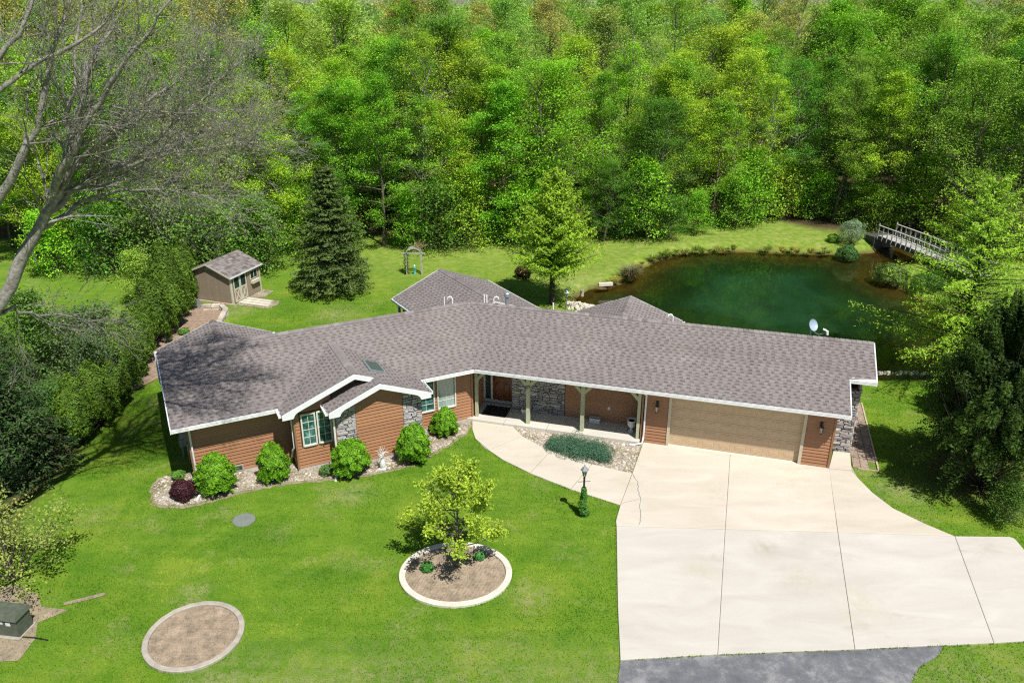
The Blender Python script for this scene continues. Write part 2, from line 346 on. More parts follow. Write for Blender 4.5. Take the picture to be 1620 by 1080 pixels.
def mat_water():
    m = bpy.data.materials.new('pond_water'); m.use_nodes = True; nt = m.node_tree; MATS['pond_water'] = m
    nt.nodes.remove(nt.nodes['Principled BSDF']); out = nt.nodes['Material Output']; P = pos(nt)
    dep = attr(nt, 'depth').outputs['Fac']
    n = noise(nt, 0.16, 5, 0.6, P, 0.6); n2 = noise(nt, 0.7, 6, 0.65, P, 0.8)
    k = mth(nt, 'ADD', dep, mth(nt, 'MULTIPLY', mth(nt, 'SUBTRACT', mth(nt, 'ADD', mth(nt, 'MULTIPLY', n2, 0.5), mth(nt, 'MULTIPLY', n, 0.5)), 0.5), 1.1))
    col = ramp(nt, k, [(0.10, (0.075, 0.055, 0.012)), (0.22, (0.026, 0.028, 0.006)), (0.45, (0.010, 0.020, 0.005)), (0.80, (0.007, 0.026, 0.008)), (1.05, (0.010, 0.040, 0.016))])
    col = mixc(nt, 1.0, col, ramp(nt, n, [(0.3, (0.75, 0.75, 0.75)), (0.7, (1.3, 1.3, 1.25))]), 'MULTIPLY')
    dif = nt.nodes.new('ShaderNodeBsdfDiffuse'); nt.links.new(col, dif.inputs[0])
    tra = nt.nodes.new('ShaderNodeBsdfTransparent'); tra.inputs[0].default_value = (0.55, 0.50, 0.26, 1)
    body = nt.nodes.new('ShaderNodeMixShader'); nt.links.new(ramp(nt, k, [(0.04, (0.25, 0.25, 0.25)), (0.30, (1, 1, 1))]), body.inputs[0])
    nt.links.new(tra.outputs[0], body.inputs[1]); nt.links.new(dif.outputs[0], body.inputs[2])
    gl = nt.nodes.new('ShaderNodeBsdfGlossy'); gl.inputs['Roughness'].default_value = 0.03
    bp = nt.nodes.new('ShaderNodeBump'); bp.inputs['Strength'].default_value = 0.09; bp.inputs['Distance'].default_value = 0.02
    nt.links.new(noise(nt, 5.0, 3, 0.6, mapping(nt, P, (1, 0.45, 1))), bp.inputs['Height']); nt.links.new(bp.outputs[0], gl.inputs['Normal'])
    fr = nt.nodes.new('ShaderNodeFresnel'); fr.inputs[0].default_value = 1.46; nt.links.new(bp.outputs[0], fr.inputs['Normal'])
    mx = nt.nodes.new('ShaderNodeMixShader'); nt.links.new(fr.outputs[0], mx.inputs[0])
    nt.links.new(body.outputs[0], mx.inputs[1]); nt.links.new(gl.outputs[0], mx.inputs[2]); nt.links.new(mx.outputs[0], out.inputs[0])
mat_water()
M = MATS
# house frames: u runs along a wing, v points out of its front; origin below the bend of the front eave
class Fr:
    def __init__(s, o, ang):
        s.o = Vector((o[0], o[1])); a = R(ang); s.ang = ang
        s.u = Vector((cos(a), sin(a))); s.v = Vector((cos(a - pi / 2), sin(a - pi / 2)))
    def __call__(s, u, v, z=None):
        p = s.o + s.u * u + s.v * v
        return (p.x, p.y) if z is None else (p.x, p.y, z)
    def T(s): return lambda u, v, z: s(u, v, z)
    def sub(s, u, v, dang): return Fr(s(u, v), s.ang + dang)
BE = (-1.544, 29.378)
L = Fr(BE, 25.8); Rr = Fr(BE, -16.0)
# ================================================================ SETTING: ground, pond, paving
def pip(X, Y, poly):
    inside = np.zeros(X.shape, bool); n = len(poly)
    for i in range(n):
        x0, y0 = poly[i]; x1, y1 = poly[(i + 1) % n]
        c = ((y0 > Y) != (y1 > Y)) & (X < (x1 - x0) * (Y - y0) / ((y1 - y0) if y1 != y0 else 1e-9) + x0)
        inside ^= c
    return inside
def sdist(X, Y, poly):
    d = np.full(X.shape, 1e9); n = len(poly)
    for i in range(n):
        x0, y0 = poly[i]; x1, y1 = poly[(i + 1) % n]; dx, dy = x1 - x0, y1 - y0
        t = np.clip(((X - x0) * dx + (Y - y0) * dy) / (dx * dx + dy * dy + 1e-9), 0, 1)
        d = np.minimum(d, np.hypot(X - x0 - t * dx, Y - y0 - t * dy))
    return np.where(pip(X, Y, poly), -d, d)
def smooth_poly(pts, it=2):
    for _ in range(it):
        q = []
        for i in range(len(pts)):
            a, b = pts[i], pts[(i + 1) % len(pts)]
            q += [(a[0] * .75 + b[0] * .25, a[1] * .75 + b[1] * .25), (a[0] * .25 + b[0] * .75, a[1] * .25 + b[1] * .75)]
        pts = q
    return pts
WZ = -0.45
pond_px = [(925, 458), (945, 457), (971, 455), (990, 444), (1010, 428), (1035, 414.5), (1076, 405), (1117, 399), (1177, 398.5), (1245, 401),
           (1323, 403), (1380, 402), (1394, 392), (1420, 386), (1470, 384), (1560, 390), (1640, 402), (1640, 420), (1520, 412), (1450, 410), (1425, 420), (1387, 437), (1405, 449), (1446, 467), (1500, 490), (1545, 530), (1540, 570), (1480, 597)]
POND = [at(x, y, WZ) for x, y in pond_px] + [(18.5, 34.6), (15.5, 35.2), (13.0, 37.0), (10.0, 38.6), (7.3, 40.6), (5.2, 42.6), (3.6, 45.4)]
POND = smooth_poly(POND, 2)

RING_A = (-1.755, 20.0, 1.76, 1.52); RING_B = (-8.93, 17.35, 1.36, 1.36)
def ell(c, k=1.0, n=48): return [(c[0] + c[2] * k * cos(2 * pi * i / n), c[1] + c[3] * k * sin(2 * pi * i / n)) for i in range(n)]
drive_px = [(1018, 699), (1311, 737), (1318, 714), (1345, 717), (1347, 737), (1358, 758), (1380, 780), (1413, 805), (1460, 828), (1510, 849), (1600, 850), (1612, 862), (1700, 1010),
            (1572, 1018), (1352, 1028), (1135, 1036), (981, 1045), (977, 960), (976, 900), (974, 825), (981, 800), (1000, 750)]
walk_px = [(747, 667), (747, 680), (752, 695), (765, 708), (795, 728), (840, 750), (900, 774), (981, 800), (1000, 750), (950, 738), (900, 724), (860, 709), (830, 693), (812, 676)]
asph_px = [(981, 1046), (1135, 1037), (1352, 1029), (1492, 1022), (1484, 1038), (1455, 1054), (1443, 1075), (1425, 1110), (1380, 1190), (980, 1200), (976, 1100)]
gravL_px = [(240, 757), (238, 790), (250, 799), (285, 802), (330, 793), (390, 775), (450, 763), (530, 757), (600, 747), (655, 734), (700, 709), (738, 684), (748, 668), (742, 655), (668, 676), (640, 700), (480, 735), (300, 745)]
gravR_px = [(811, 674), (829, 694), (859, 711), (899, 726), (949, 740), (1000, 752), (1019, 702), (990, 694), (900, 684)]
DRIVE = [at(x, y) for x, y in drive_px]; WALK = [at(x, y) for x, y in walk_px]; ASPH = [at(x, y) for x, y in asph_px]
def rough(p, a, it=2):
    p = smooth_poly(p, it); q = []
    for i in range(len(p)):
        (x0, y0), (x1, y1) = p[i], p[(i + 1) % len(p)]; n = max(1, int(math.hypot(x1 - x0, y1 - y0) / .12))
        for k in range(n): q.append((x0 + (x1 - x0) * k / n + rnd.gauss(0, a), y0 + (y1 - y0) * k / n + rnd.gauss(0, a)))
    return q
GRAVL = rough([at(x, y) for x, y in gravL_px], .03); GRAVR = [at(x, y) for x, y in gravR_px]
BED = [(-19.6, 44.3), (-17.4, 43.9), (-16.6, 42.6), (-16.3, 40.0), (-16.0, 37.2), (-16.2, 35.4), (-17.2, 33.0), (-18.4, 31.0), (-19.5, 33), (-19.8, 38)]   # mulch bed along the hedge

def hn(x, y): return 0.5 * sin(x * .13 + 1) * cos(y * .11) + 0.5 * sin(x * .31 + y * .23)
def ground():
    xs = np.concatenate([np.linspace(-600, -60, 25), np.arange(-50, 62, 0.45), np.linspace(70, 600, 25)])
    ys = np.concatenate([np.linspace(-60, 5, 10), np.arange(9, 78, 0.45), np.linspace(84, 1500, 50)])
    X, Y = np.meshgrid(xs, ys); d = sdist(X, Y, POND)
    jag = 0.25 * np.sin(X * 1.9 + 0.7 * np.sin(Y * 1.3)) * np.cos(Y * 1.7)
    out = np.clip(1 - (d + jag * .5) / 1.5, 0, 1); Z = WZ * (out ** 1.5)
    Z = np.where(d < 0, WZ - np.clip(-d * 0.30, 0, 1.8) + 0.06 * np.sin(X * 2.3) * np.sin(Y * 2.9), Z)
    far = np.clip((Y - 40) / 40, 0, 1) * (d > 2); Z = Z + far * 0.25 * (np.sin(X * .21) * np.cos(Y * .17))
    Z = Z * 1.0
    nx = len(xs); ny = len(ys)
    i = np.arange(nx * (ny - 1)).reshape(ny - 1, nx)[:, :-1].ravel()
    F = np.stack([i, i + 1, i + 1 + nx, i + nx], 1)
    V = np.stack([X.ravel(), Y.ravel(), Z.ravel()], 1)
    wob = 1.5 * np.sin(X * .35) + 1.1 * np.sin(X * .9 + 2)
    mead = np.clip((Y - 43) / 12, 0, 1) * 0.8 * np.clip((X + 16) / 8, 0.35, 1)
    mead = np.maximum(mead, np.clip(1 - np.abs(d - 2) / 4, 0, 1) * .8 * (Y > 42))
    mud = np.clip(1.0 - (d + jag * 1.3) / 0.45, 0, 1); mud[d < 0] = 1
    mud = np.maximum(mud, pip(X, Y, BED) * 0.85)
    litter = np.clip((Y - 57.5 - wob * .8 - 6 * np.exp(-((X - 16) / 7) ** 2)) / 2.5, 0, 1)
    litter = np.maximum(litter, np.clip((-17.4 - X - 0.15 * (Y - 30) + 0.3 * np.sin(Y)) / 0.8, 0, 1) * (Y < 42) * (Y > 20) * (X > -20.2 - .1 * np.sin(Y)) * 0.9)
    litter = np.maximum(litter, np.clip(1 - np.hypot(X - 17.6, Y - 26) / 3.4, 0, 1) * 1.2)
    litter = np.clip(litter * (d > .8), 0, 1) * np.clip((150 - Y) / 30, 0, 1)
    # thin worn spots: bottom of the lawn, round the beds, right of the drive
    worn = np.clip((17.6 - Y) / 2.5, 0, 1) * (X > -9) * .8
    for wx, wy, wr in ((14.2, 24.6, 1.1), (13.2, 26.0, .7), (.6, 19.0, .7), (-5.8, 24.4, .8), (-9.6, 19.2, .5), (-7.6, 15.6, .8), (-16.0, 43.0, 1.2), (-10, 42.5, 1.5), (-14.5, 23, .6), (4.5, 48.5, 2.0), (-5, 46, 2)):
        worn = np.maximum(worn, np.clip(1.25 - np.hypot(X - wx, Y - wy) / wr, 0, 1))
    me = np_mesh('lawn', V, F, M['lawn_ground'], True, dict(worn=worn.ravel(), meadow=mead.ravel(), mud=mud.ravel(), litter=litter.ravel()))
    tag(add_obj('lawn', me), kind='structure')
ground()
def water():
    P = np.array(POND); x0, y0 = P.min(0) - .6; x1, y1 = P.max(0) + .6
    xs = np.arange(x0, x1, .5); ys = np.arange(y0, y1, .5); X, Y = np.meshgrid(xs, ys); d = sdist(X, Y, POND)
    nx = len(xs); i = np.arange(nx * (len(ys) - 1)).reshape(len(ys) - 1, nx)[:, :-1].ravel()
    F = np.stack([i, i + 1, i + 1 + nx, i + nx], 1); V = np.stack([X.ravel(), Y.ravel(), np.full(X.size, WZ)], 1)
    # the near right corner stays shallow
    dep = np.clip(-d / 5.5, 0, 1) * (1 - .42 * np.clip((X - 17) / 8, 0, 1)) * (1 - 0.85 * np.exp(-(((X - 19) / 6) ** 2 + ((Y - 36) / 3.5) ** 2)))
    me = np_mesh('pond_water', V, F, M['pond_water'], True, dict(depth=dep.ravel()))
    tag(add_obj('pond_water', me), kind='structure')
water()

def area(p): return 0.5 * sum(p[i][0] * p[(i + 1) % len(p)][1] - p[(i + 1) % len(p)][0] * p[i][1] for i in range(len(p)))
def inset(p, d):
    if area(p) < 0: p = p[::-1]
    n = len(p); out = []
    for i in range(n):
        a, b, c = Vector(p[i - 1]), Vector(p[i]), Vector(p[(i + 1) % n])
        e0 = (b - a).normalized(); e1 = (c - b).normalized(); n0 = Vector((-e0.y, e0.x)); n1 = Vector((-e1.y, e1.x))
        m = (n0 + n1); L = max(m.length, 0.3); m = m.normalized() * d / max(0.35, L / 2)
        out.append((b.x + m.x, b.y + m.y))
    return out
def slab(name, px, z0, z1, mat, parent, gap=0.007, tint=1.0, world=False):
    p = px if world else [at(x, y) for x, y in px]
    m = MB(); m.cur = tint; q = inset(p, gap); q2 = inset(p, gap + 0.012)
    n = len(q); a = [m.vv((x, y, z0)) for x, y in q]; b = [m.vv((x, y, z1 - .008)) for x, y in q]; c = [m.vv((x, y, z1)) for x, y in q2]
    for r0, r1 in ((a, b), (b, c)):
        for k in range(n): m.f.append([r0[k], r0[(k + 1) % n], r1[(k + 1) % n], r1[k]])
    m.f.append(c)
    return m.build(name, mat, parent)
def flat(name, poly, z, mat, kind='structure'):
    if area(poly) < 0: poly = poly[::-1]
    m = MB(); m.poly([(x, y, z) for x, y in poly]); o = m.build(name, mat); o['kind'] = kind; return o

road = MB(); pa = ASPH if area(ASPH) > 0 else ASPH[::-1]; road.prism(pa, -.1, .022); o = road.build('asphalt_road', M['asphalt']); o['kind'] = 'structure'
drive = MB(); dd = inset(DRIVE, .015); drive.prism(dd, -.05, .020)
drive = drive.build('driveway', M['edge_concrete_old']); drive['kind'] = 'structure'
for k, px in enumerate([
    [(1018, 699), (1155, 717), (1147, 838), (975, 833), (974, 825), (981, 800), (1000, 750)],
    [(1155, 717), (1311, 737), (1325, 843), (1147, 838)],
    [(1311, 742), (1347, 746), (1358, 758), (1380, 780), (1413, 805), (1460, 828), (1510, 849), (1325, 843)],
    [(1311, 741.6), (1318, 714), (1345, 717), (1347, 745)]]):
    slab('slab', px, 0, .046, M['concrete_warm'], drive, tint=(1.0, 1.02, .98, .98)[k])
for k, px in enumerate([
    [(975, 833), (1147, 838), (1135, 1036), (981, 1045), (977, 960), (976, 900)],
    [(1147, 838), (1325, 843), (1352, 1028), (1135, 1036)],
    [(1325, 843), (1510, 849), (1572, 1018), (1352, 1028)],
    [(1510, 849), (1597, 850), (1605, 853), (1618, 868), (1700, 1010), (1572, 1018)]]):
    slab('slab', px, 0, .046, M['concrete_new'], drive, tint=(1.0, .985, 1.01, 1.0)[k])
def crack(pts, w, z, parent, mat):
    m = MB(); q = []
    for a, b in zip(pts, pts[1:]):
        a = Vector(a); b = Vector(b); n = max(2, int((b - a).length / .12))
        for i in range(n): q.append(a.lerp(b, i / n) + Vector((rnd.gauss(0, .018), rnd.gauss(0, .018))))
    q.append(Vector(pts[-1]))
    for a, b in zip(q, q[1:]):
        d = (b - a).normalized(); n = Vector((-d.y, d.x)) * w * rnd.uniform(.6, 1.2)
        m.poly([(*(a - n), z), (*(b - n), z), (*(b + n), z), (*(a + n), z)])
    return m.build('crack', mat, parent)
crack([at(x, y) for x, y in [(1000, 752), (1009, 764), (1009, 775), (1013, 790), (1012, 803), (1014, 815), (1010, 832)]], .012, .0505, drive, M['utility_grey'])
crack([at(x, y) for x, y in [(983, 798), (996, 794), (1010, 791)]], .008, .0505, drive, M['utility_grey'])
walk = MB(); walk.prism(inset(WALK, .015), -.03, .020); walk = walk.build('front_walkway', M['edge_concrete_old']); walk['kind'] = 'structure'
for px in ([(747, 667), (747, 680), (752, 695), (773, 712.5), (826, 690), (812, 676)],
           [(773, 713), (795, 728), (838, 749), (871, 713.5), (860, 709), (826, 690.5)],
           [(838.5, 749.5), (902, 774.5), (936, 734.5), (900, 724), (871.5, 714)],
           [(902.5, 775), (981, 800), (1000, 750), (950, 738), (936.5, 735)]):
    slab('slab', px, 0, .048, M['concrete_warm'], walk)
flat('soil_rim', [(x + .02, y - .14) for x, y in GRAVL], .008, M['soil'])
for nm, g in (('gravel_bed', GRAVL), ('gravel_bed', GRAVR)): flat(nm, g, .012, M['gravel_bed'])
flat('mulch_bed', BED, .02, M['mulch'])
# round beds with poured edging
def ring_bed(c, w, mat, soil_mat, label):
    r = root('flower_bed', (c[0], c[1], 0), label, 'flower bed')
    m = MB(); n = 72; rings = []
    for kk, (off, z) in enumerate(((0, 0), (0, .075), (-.02, .09), (-w + .02, .09), (-w, .075), (-w, 0))):
        rings.append([m.vv((c[0] + (c[2] + off) * cos(2 * pi * i / n), c[1] + (c[3] + off) * sin(2 * pi * i / n), z + .004 * sin(i * 1.7))) for i in range(n)])
    for a, b in zip(rings, rings[1:]):
        for i in range(n): m.f.append([a[i], a[(i + 1) % n], b[(i + 1) % n], b[i]])
    m.build('concrete_edging', mat, r)
    m = MB(); NN = 40
    ids = {}
    for i in range(-NN, NN + 1):
        for j in range(-NN, NN + 1):
            x = i / NN; y = j / NN
            if x * x + y * y <= 1.0:
                ids[i, j] = m.vv((c[0] + x * (c[2] - w + .02), c[1] + y * (c[3] - w + .02), .035 + .03 * (1 - x * x - y * y) + .022 * sin(i * 2.1 + j) * sin(j * 1.7) + rnd.uniform(-.012, .012)))
    for (i, j) in list(ids):
        q = [(i, j), (i + 1, j), (i + 1, j + 1), (i, j + 1)]
        if all(t in ids for t in q): m.f.append([ids[t] for t in q])
    m.build('soil', soil_mat, r)
    return r
ring_bed(RING_A, .20, M['edge_concrete'], M['soil'], 'round soil bed with clean pale concrete edging around the small tree')
ring_bed(RING_B, .16, M['edge_concrete_old'], M['soil'], 'empty round soil bed with weathered grey concrete edging in the lawn')
m = MB(); dc = at(386, 823); m.lathe((dc[0], dc[1], 0), [(.38, 0), (.38, .035), (.35, .045), (0.01, .05)], 28)
tag(m.build('septic_lid', M['grey_lid']), 'flat round grey lid set in the front lawn', 'lid')

# grass: real blades over the lawn near the house
KEEP_OUT = [DRIVE, WALK, ASPH, GRAVL, GRAVR, BED, ell(RING_A), ell(RING_B), [L(u, v) for u, v in ((-11.2, -.4), (-7.4, -.4), (-7.4, .4), (-2.4, .9), (-2.4, -.5), (0, -.5))] + [Rr(u, v) for u, v in ((0, -.4), (6.8, -.4), (14.1, -.5), (15.0, -2), (15.0, -6.8), (1, -7), (-1, -7))] + [L(0, -9), L(-11.2, -7.2)]]
def grass():
    n = 480000; X = NR.uniform(-24, 24, n); Y = 12.5 + 39 * NR.random(n) ** 1.35
    keep = (np.abs(X) < Y * .70 + 3) & (NR.random(n) < np.clip((52 - Y) / 9, 0, 1))
    for p in KEEP_OUT: keep &= ~pip(X, Y, p)
    keep &= ~((X < -16.9 - .15 * (Y - 30)) & (Y > 21)); keep &= ~(np.hypot(X - 17.6, Y - 25.5) < 2.6)
    keep &= sdist(X, Y, POND) > 1.0
    for wx, wy, wr in ((14.2, 24.6, .9), (13.2, 26.0, .5), (.6, 19.0, .5), (-5.8, 24.4, .6), (-7.6, 15.6, .6), (-16.0, 43.0, 1.0)): keep &= ~((np.hypot(X - wx, Y - wy) < wr) & (NR.random(n) < .6))
    keep &= ~((Y < 17.2) & (X > -9) & (NR.random(n) < .45))
    X, Y = X[keep][:270000], Y[keep][:270000]; n = len(X)
    # ragged tufts leaning over the paved edges
    ex, ey = [], []
    for poly in (DRIVE, WALK, ASPH, GRAVL, ell(RING_A, 1.01), ell(RING_B, 1.01)):
        for i in range(len(poly)):
            (x0, y0), (x1, y1) = poly[i], poly[(i + 1) % len(poly)]; m_ = int(math.hypot(x1 - x0, y1 - y0) * 70); t_ = NR.random(m_)
            ex.append(x0 + (x1 - x0) * t_ + NR.normal(0, .028, m_)); ey.append(y0 + (y1 - y0) * t_ + NR.normal(0, .028, m_))
    ex = np.concatenate(ex); ey = np.concatenate(ey); kk = np.sin(ex * 3.1 + ey * 2.3) + np.sin(ex * 7.7) > -.3
    for p in KEEP_OUT[:3]: kk &= sdist(ex, ey, p) > -.035
    kk &= ~pip(ex, ey, KEEP_OUT[8])
    X = np.concatenate([X, ex[kk]]); Y = np.concatenate([Y, ey[kk]]); n = len(X)
    a = NR.uniform(0, 2 * pi, n); h = NR.uniform(.03, .075, n) * (1 + .3 * np.sin(X * .9) * np.sin(Y * 1.1)); w = NR.uniform(.008, .018, n)
    lean = NR.uniform(.01, .05, n); la = NR.uniform(0, 2 * pi, n)
    V = np.zeros((n, 3, 3)); ca, sa = np.cos(a) * w, np.sin(a) * w
    V[:, 0, 0] = X - ca; V[:, 0, 1] = Y - sa; V[:, 1, 0] = X + ca; V[:, 1, 1] = Y + sa
    V[:, 2, 0] = X + lean * np.cos(la); V[:, 2, 1] = Y + lean * np.sin(la); V[:, 2, 2] = h
    t = np.repeat(np.clip(NR.normal(.55, .13, n) + .10 * np.sin(X * .6 + np.sin(Y)), 0, 1), 3)
    me = np_mesh('grass', V.reshape(-1, 3), np.arange(3 * n).reshape(n, 3), M['blade'], False, dict(tint=t))
    o = add_obj('grass', me); o.color = (.175, .320, .021, 1); tag(o, 'short bright green mown grass of the lawn round the house', 'grass', kind='stuff')
grass()
def pebbles(poly_list, n, name, label, smin=.018, smax=.05, z=.015):
    pts = []
    base = np.array([(1, 0, 0), (0, 1, 0), (-1, 0, 0), (0, -1, 0), (0, 0, .7), (0, 0, -.7)]); tri = np.array([(0, 1, 4), (1, 2, 4), (2, 3, 4), (3, 0, 4)])
    VV = []; FF = []; TT = []; c = 0
    for poly in poly_list:
        P = np.array(poly); a = abs(area(poly)); m_ = int(n * a)
        X = NR.uniform(P[:, 0].min(), P[:, 0].max(), m_ * 3); Y = NR.uniform(P[:, 1].min(), P[:, 1].max(), m_ * 3)
        k = pip(X, Y, poly) & (sdist(X, Y, poly) < -.03); X = X[k]; Y = Y[k]
        for x, y in zip(X, Y):
            s = NR.uniform(smin, smax) * (1 if NR.random() < .93 else 1.9); r = NR.uniform(0, pi)
            q = base * (s, s * NR.uniform(.55, 1), s * .8); q = np.stack([q[:, 0] * cos(r) - q[:, 1] * sin(r) + x, q[:, 0] * sin(r) + q[:, 1] * cos(r) + y, q[:, 2] + z], 1)
            VV.append(q); FF.append(tri + c); c += 6; TT += [NR.uniform(.45, 1.35)] * 6
    me = np_mesh(name, np.concatenate(VV), np.concatenate(FF), M['pebble'], False, dict(tint=TT))
    return tag(add_obj(name, me), label, 'gravel', kind='stuff')
pebbles([GRAVL, GRAVR], 150, 'gravel', 'pale river gravel spread in the beds along the house front')
# ================================================================ THE HOUSE
SL = 0.40; EZ = 2.66; RUN = 3.65; RZ = EZ + SL * RUN; MIT = tan(R(20.9))
house = root('ranch_house', (BE[0], BE[1], 0), 'long brown sided ranch house with grey shingle roof, stone accents and attached garage', 'house')
CAMP = Vector((0, 0, CAM_H))
# ---- roof planes: O on the eave, S along it, N up the slope
class Plane:
    def __init__(s, O, S, N, z0, T, smin, smax): s.O, s.S, s.N, s.z0, s.T, s.smin, s.smax = Vector(O), Vector(S), Vector(N), z0, T, smin, smax
    def p(s, a, t, h=0.0):
        q = s.O + s.S * a + s.N * t; k = 1 / sqrt(1 + SL * SL)
        return (q.x - s.N.x * SL * k * h, q.y - s.N.y * SL * k * h, s.z0 + SL * t + k * h)
cst = lambda c: (lambda t: c)
G1E = -7.83; G1R = -5.08; G2R = -4.30; GE = -2.33
Cf = Fr(L(2.30, -9.70), 25.8 + 5.9)
planes = [
    Plane(L(0, 0), L.u, -L.v, EZ, RUN, cst(-11.52), lambda t: t * MIT),
    Plane(Rr(0, 0), Rr.u, -Rr.v, EZ, RUN, lambda t: -t * MIT, lambda t: 14.35 if t < 1.68 else 15.30),
    Plane(L(0, -2 * RUN), L.u, L.v, EZ, RUN, cst(-11.52), lambda t: (2 * RUN - t) * MIT),
    Plane(Rr(0, -2 * RUN), Rr.u, Rr.v, EZ, RUN, lambda t: -(2 * RUN - t) * MIT, cst(15.30)),
    Plane(L(G1E, 0), L.v, L.u, EZ, G1R - G1E, lambda t: -t - .02, cst(.66)),
    Plane(L(GE, 0), L.v, -L.u, EZ, GE - G1R, lambda t: -t - .02, lambda t: 1.22 if t < GE - G2R else .66),
    Plane(L(2 * G2R - GE, 0), L.v, L.u, EZ, GE - G2R, cst(.28), cst(1.22)),
    Plane(L(-9.1 - 2.4, -7.55), -L.v, L.u, 2.70, 2.4, cst(-3.6), cst(0)),
    Plane(L(-9.1 + 2.4, -7.55), -L.v, -L.u, 2.70, 2.4, cst(-3.6), cst(0)),
    Plane(Cf(-2.7, 0), -Cf.v, Cf.u, 2.70, 2.7, cst(-5.6), cst(0)),
    Plane(Cf(2.7, 0), -Cf.v, -Cf.u, 2.70, 2.7, cst(-5.6), cst(0)),
    Plane(Rr(5.23 - 2.47, -7.62), -Rr.v, Rr.u, 2.70, 2.47, cst(-3.6), cst(0)),
    Plane(Rr(5.23 + 2.47, -7.62), -Rr.v, -Rr.u, 2.70, 2.47, cst(-3.6), cst(0)),
]
deck = MB()
for pl in planes:
    n = 2
    ts = [0, pl.T] if pl is not planes[1] else [0, 1.6799, 1.6801, pl.T]
    if pl is planes[5]: t2 = GE - G2R; ts = [0, t2 - .0001, t2 + .0001, pl.T]
    for a, b in zip(ts, ts[1:]):
        if b - a < .01: continue
        c = [(pl.smin(a), a), (pl.smax(a), a), (pl.smax(b), b), (pl.smin(b), b)]
        top = [pl.p(s_, t_, -.004) for s_, t_ in c]; bot = [(x, y, z - .09) for x, y, z in top]
        e1 = Vector(top[1]) - Vector(top[0]); e2 = Vector(top[3]) - Vector(top[0])
        if e1.cross(e2).z < 0: top = top[::-1]; bot = bot[::-1]
        deck.hexa(bot, top)
roof = deck.build('roof', M['soffit'], house)

EXP = 0.150
def shingles():
    cells = []   # (corners, lipcorners, tint)
    for ip, pl in enumerate(planes):
        rows = int(round(pl.T / EXP)); e = pl.T / rows
        for r in range(rows):
            t0, t1 = r * e, (r + 1) * e
            a0, a1 = pl.smin(t0 + 1e-4), pl.smax(t0 + 1e-4); b0, b1 = pl.smin(t1 - 1e-4), pl.smax(t1 - 1e-4)
            lo, hi = min(a0, b0), max(a1, b1); s_ = lo - rnd.uniform(0, .35); rowt = rnd.gauss(0, .03)
            tooth = rnd.random() < .5
            def cl(x, t):
                k = (t - t0) / e; return min(max(x, a0 + (b0 - a0) * k), a1 + (b1 - a1) * k)
            while s_ < hi:
                w = rnd.uniform(.12, .22) if tooth else rnd.uniform(.11, .18); s1 = s_ + w
                if s1 > lo:
                    tt = min(1, max(0, rnd.gauss(.66, .06) + rowt))
                    h0 = .020 if r else .024
                    if tooth:
                        q = [pl.p(cl(s_, t0), t0 - .004, h0), pl.p(cl(s1, t0), t0 - .004, h0), pl.p(cl(s1, t1), t1, .008), pl.p(cl(s_, t1), t1, .008)]
                        l = [pl.p(cl(s_, t0), t0 - .004, 0), pl.p(cl(s1, t0), t0 - .004, 0), q[1], q[0]]
                        cells.append((ip, q, l, tt))
                    else:
                        tm = t0 + e * .52
                        q = [pl.p(cl(s_, tm), tm, .014), pl.p(cl(s1, tm), tm, .014), pl.p(cl(s1, t1), t1, .008), pl.p(cl(s_, t1), t1, .008)]
                        l = [pl.p(cl(s_, tm), tm, .004), pl.p(cl(s1, tm), tm, .004), q[1], q[0]]
                        cells.append((ip, q, l, tt - .03))
                        q = [pl.p(cl(s_, t0), t0 - .002, .010), pl.p(cl(s1, t0), t0 - .002, .010), pl.p(cl(s1, tm), tm, .004), pl.p(cl(s_, tm), tm, .004)]
                        l = [pl.p(cl(s_, t0), t0 - .002, 0), pl.p(cl(s1, t0), t0 - .002, 0), q[1], q[0]]
                        cells.append((ip, q, l, max(0, rnd.gauss(.22, .08))))
                s_ = s1; tooth = not tooth
    # the 300 nearest laminated tabs of the front are parts, the rest one sheet
    def dist(c): return (Vector(c[1][0]) - CAMP).length
    order = sorted(range(len(cells)), key=lambda i: dist(cells[i]) if cells[i][3] > .4 and (Vector(cells[i][1][0]) - Vector(cells[i][1][1])).length > .12 else 1e9)
    near = set(order[:300]); m = MB()
    def put(mm, c):
        mm.cur = c[3]; q, l = c[1], c[2]
        if (Vector(q[1]) - Vector(q[0])).cross(Vector(q[3]) - Vector(q[0])).z < 0: q = q[::-1]; l = l[::-1]
        mm.poly(q); mm.poly(l)
    for i, c in enumerate(cells):
        if i in near:
            k = MB(); k.cur = c[3]; q = c[1]
            if (Vector(q[1]) - Vector(q[0])).cross(Vector(q[3]) - Vector(q[0])).z < 0: q = q[::-1]
            k.hexa([(x, y, z - .012) for x, y, z in q], q); k.build('shingle', M['shingle'], roof)
        else: put(m, c)
    m.build('shingle', M['shingle'], roof, kind='stuff')
shingles()
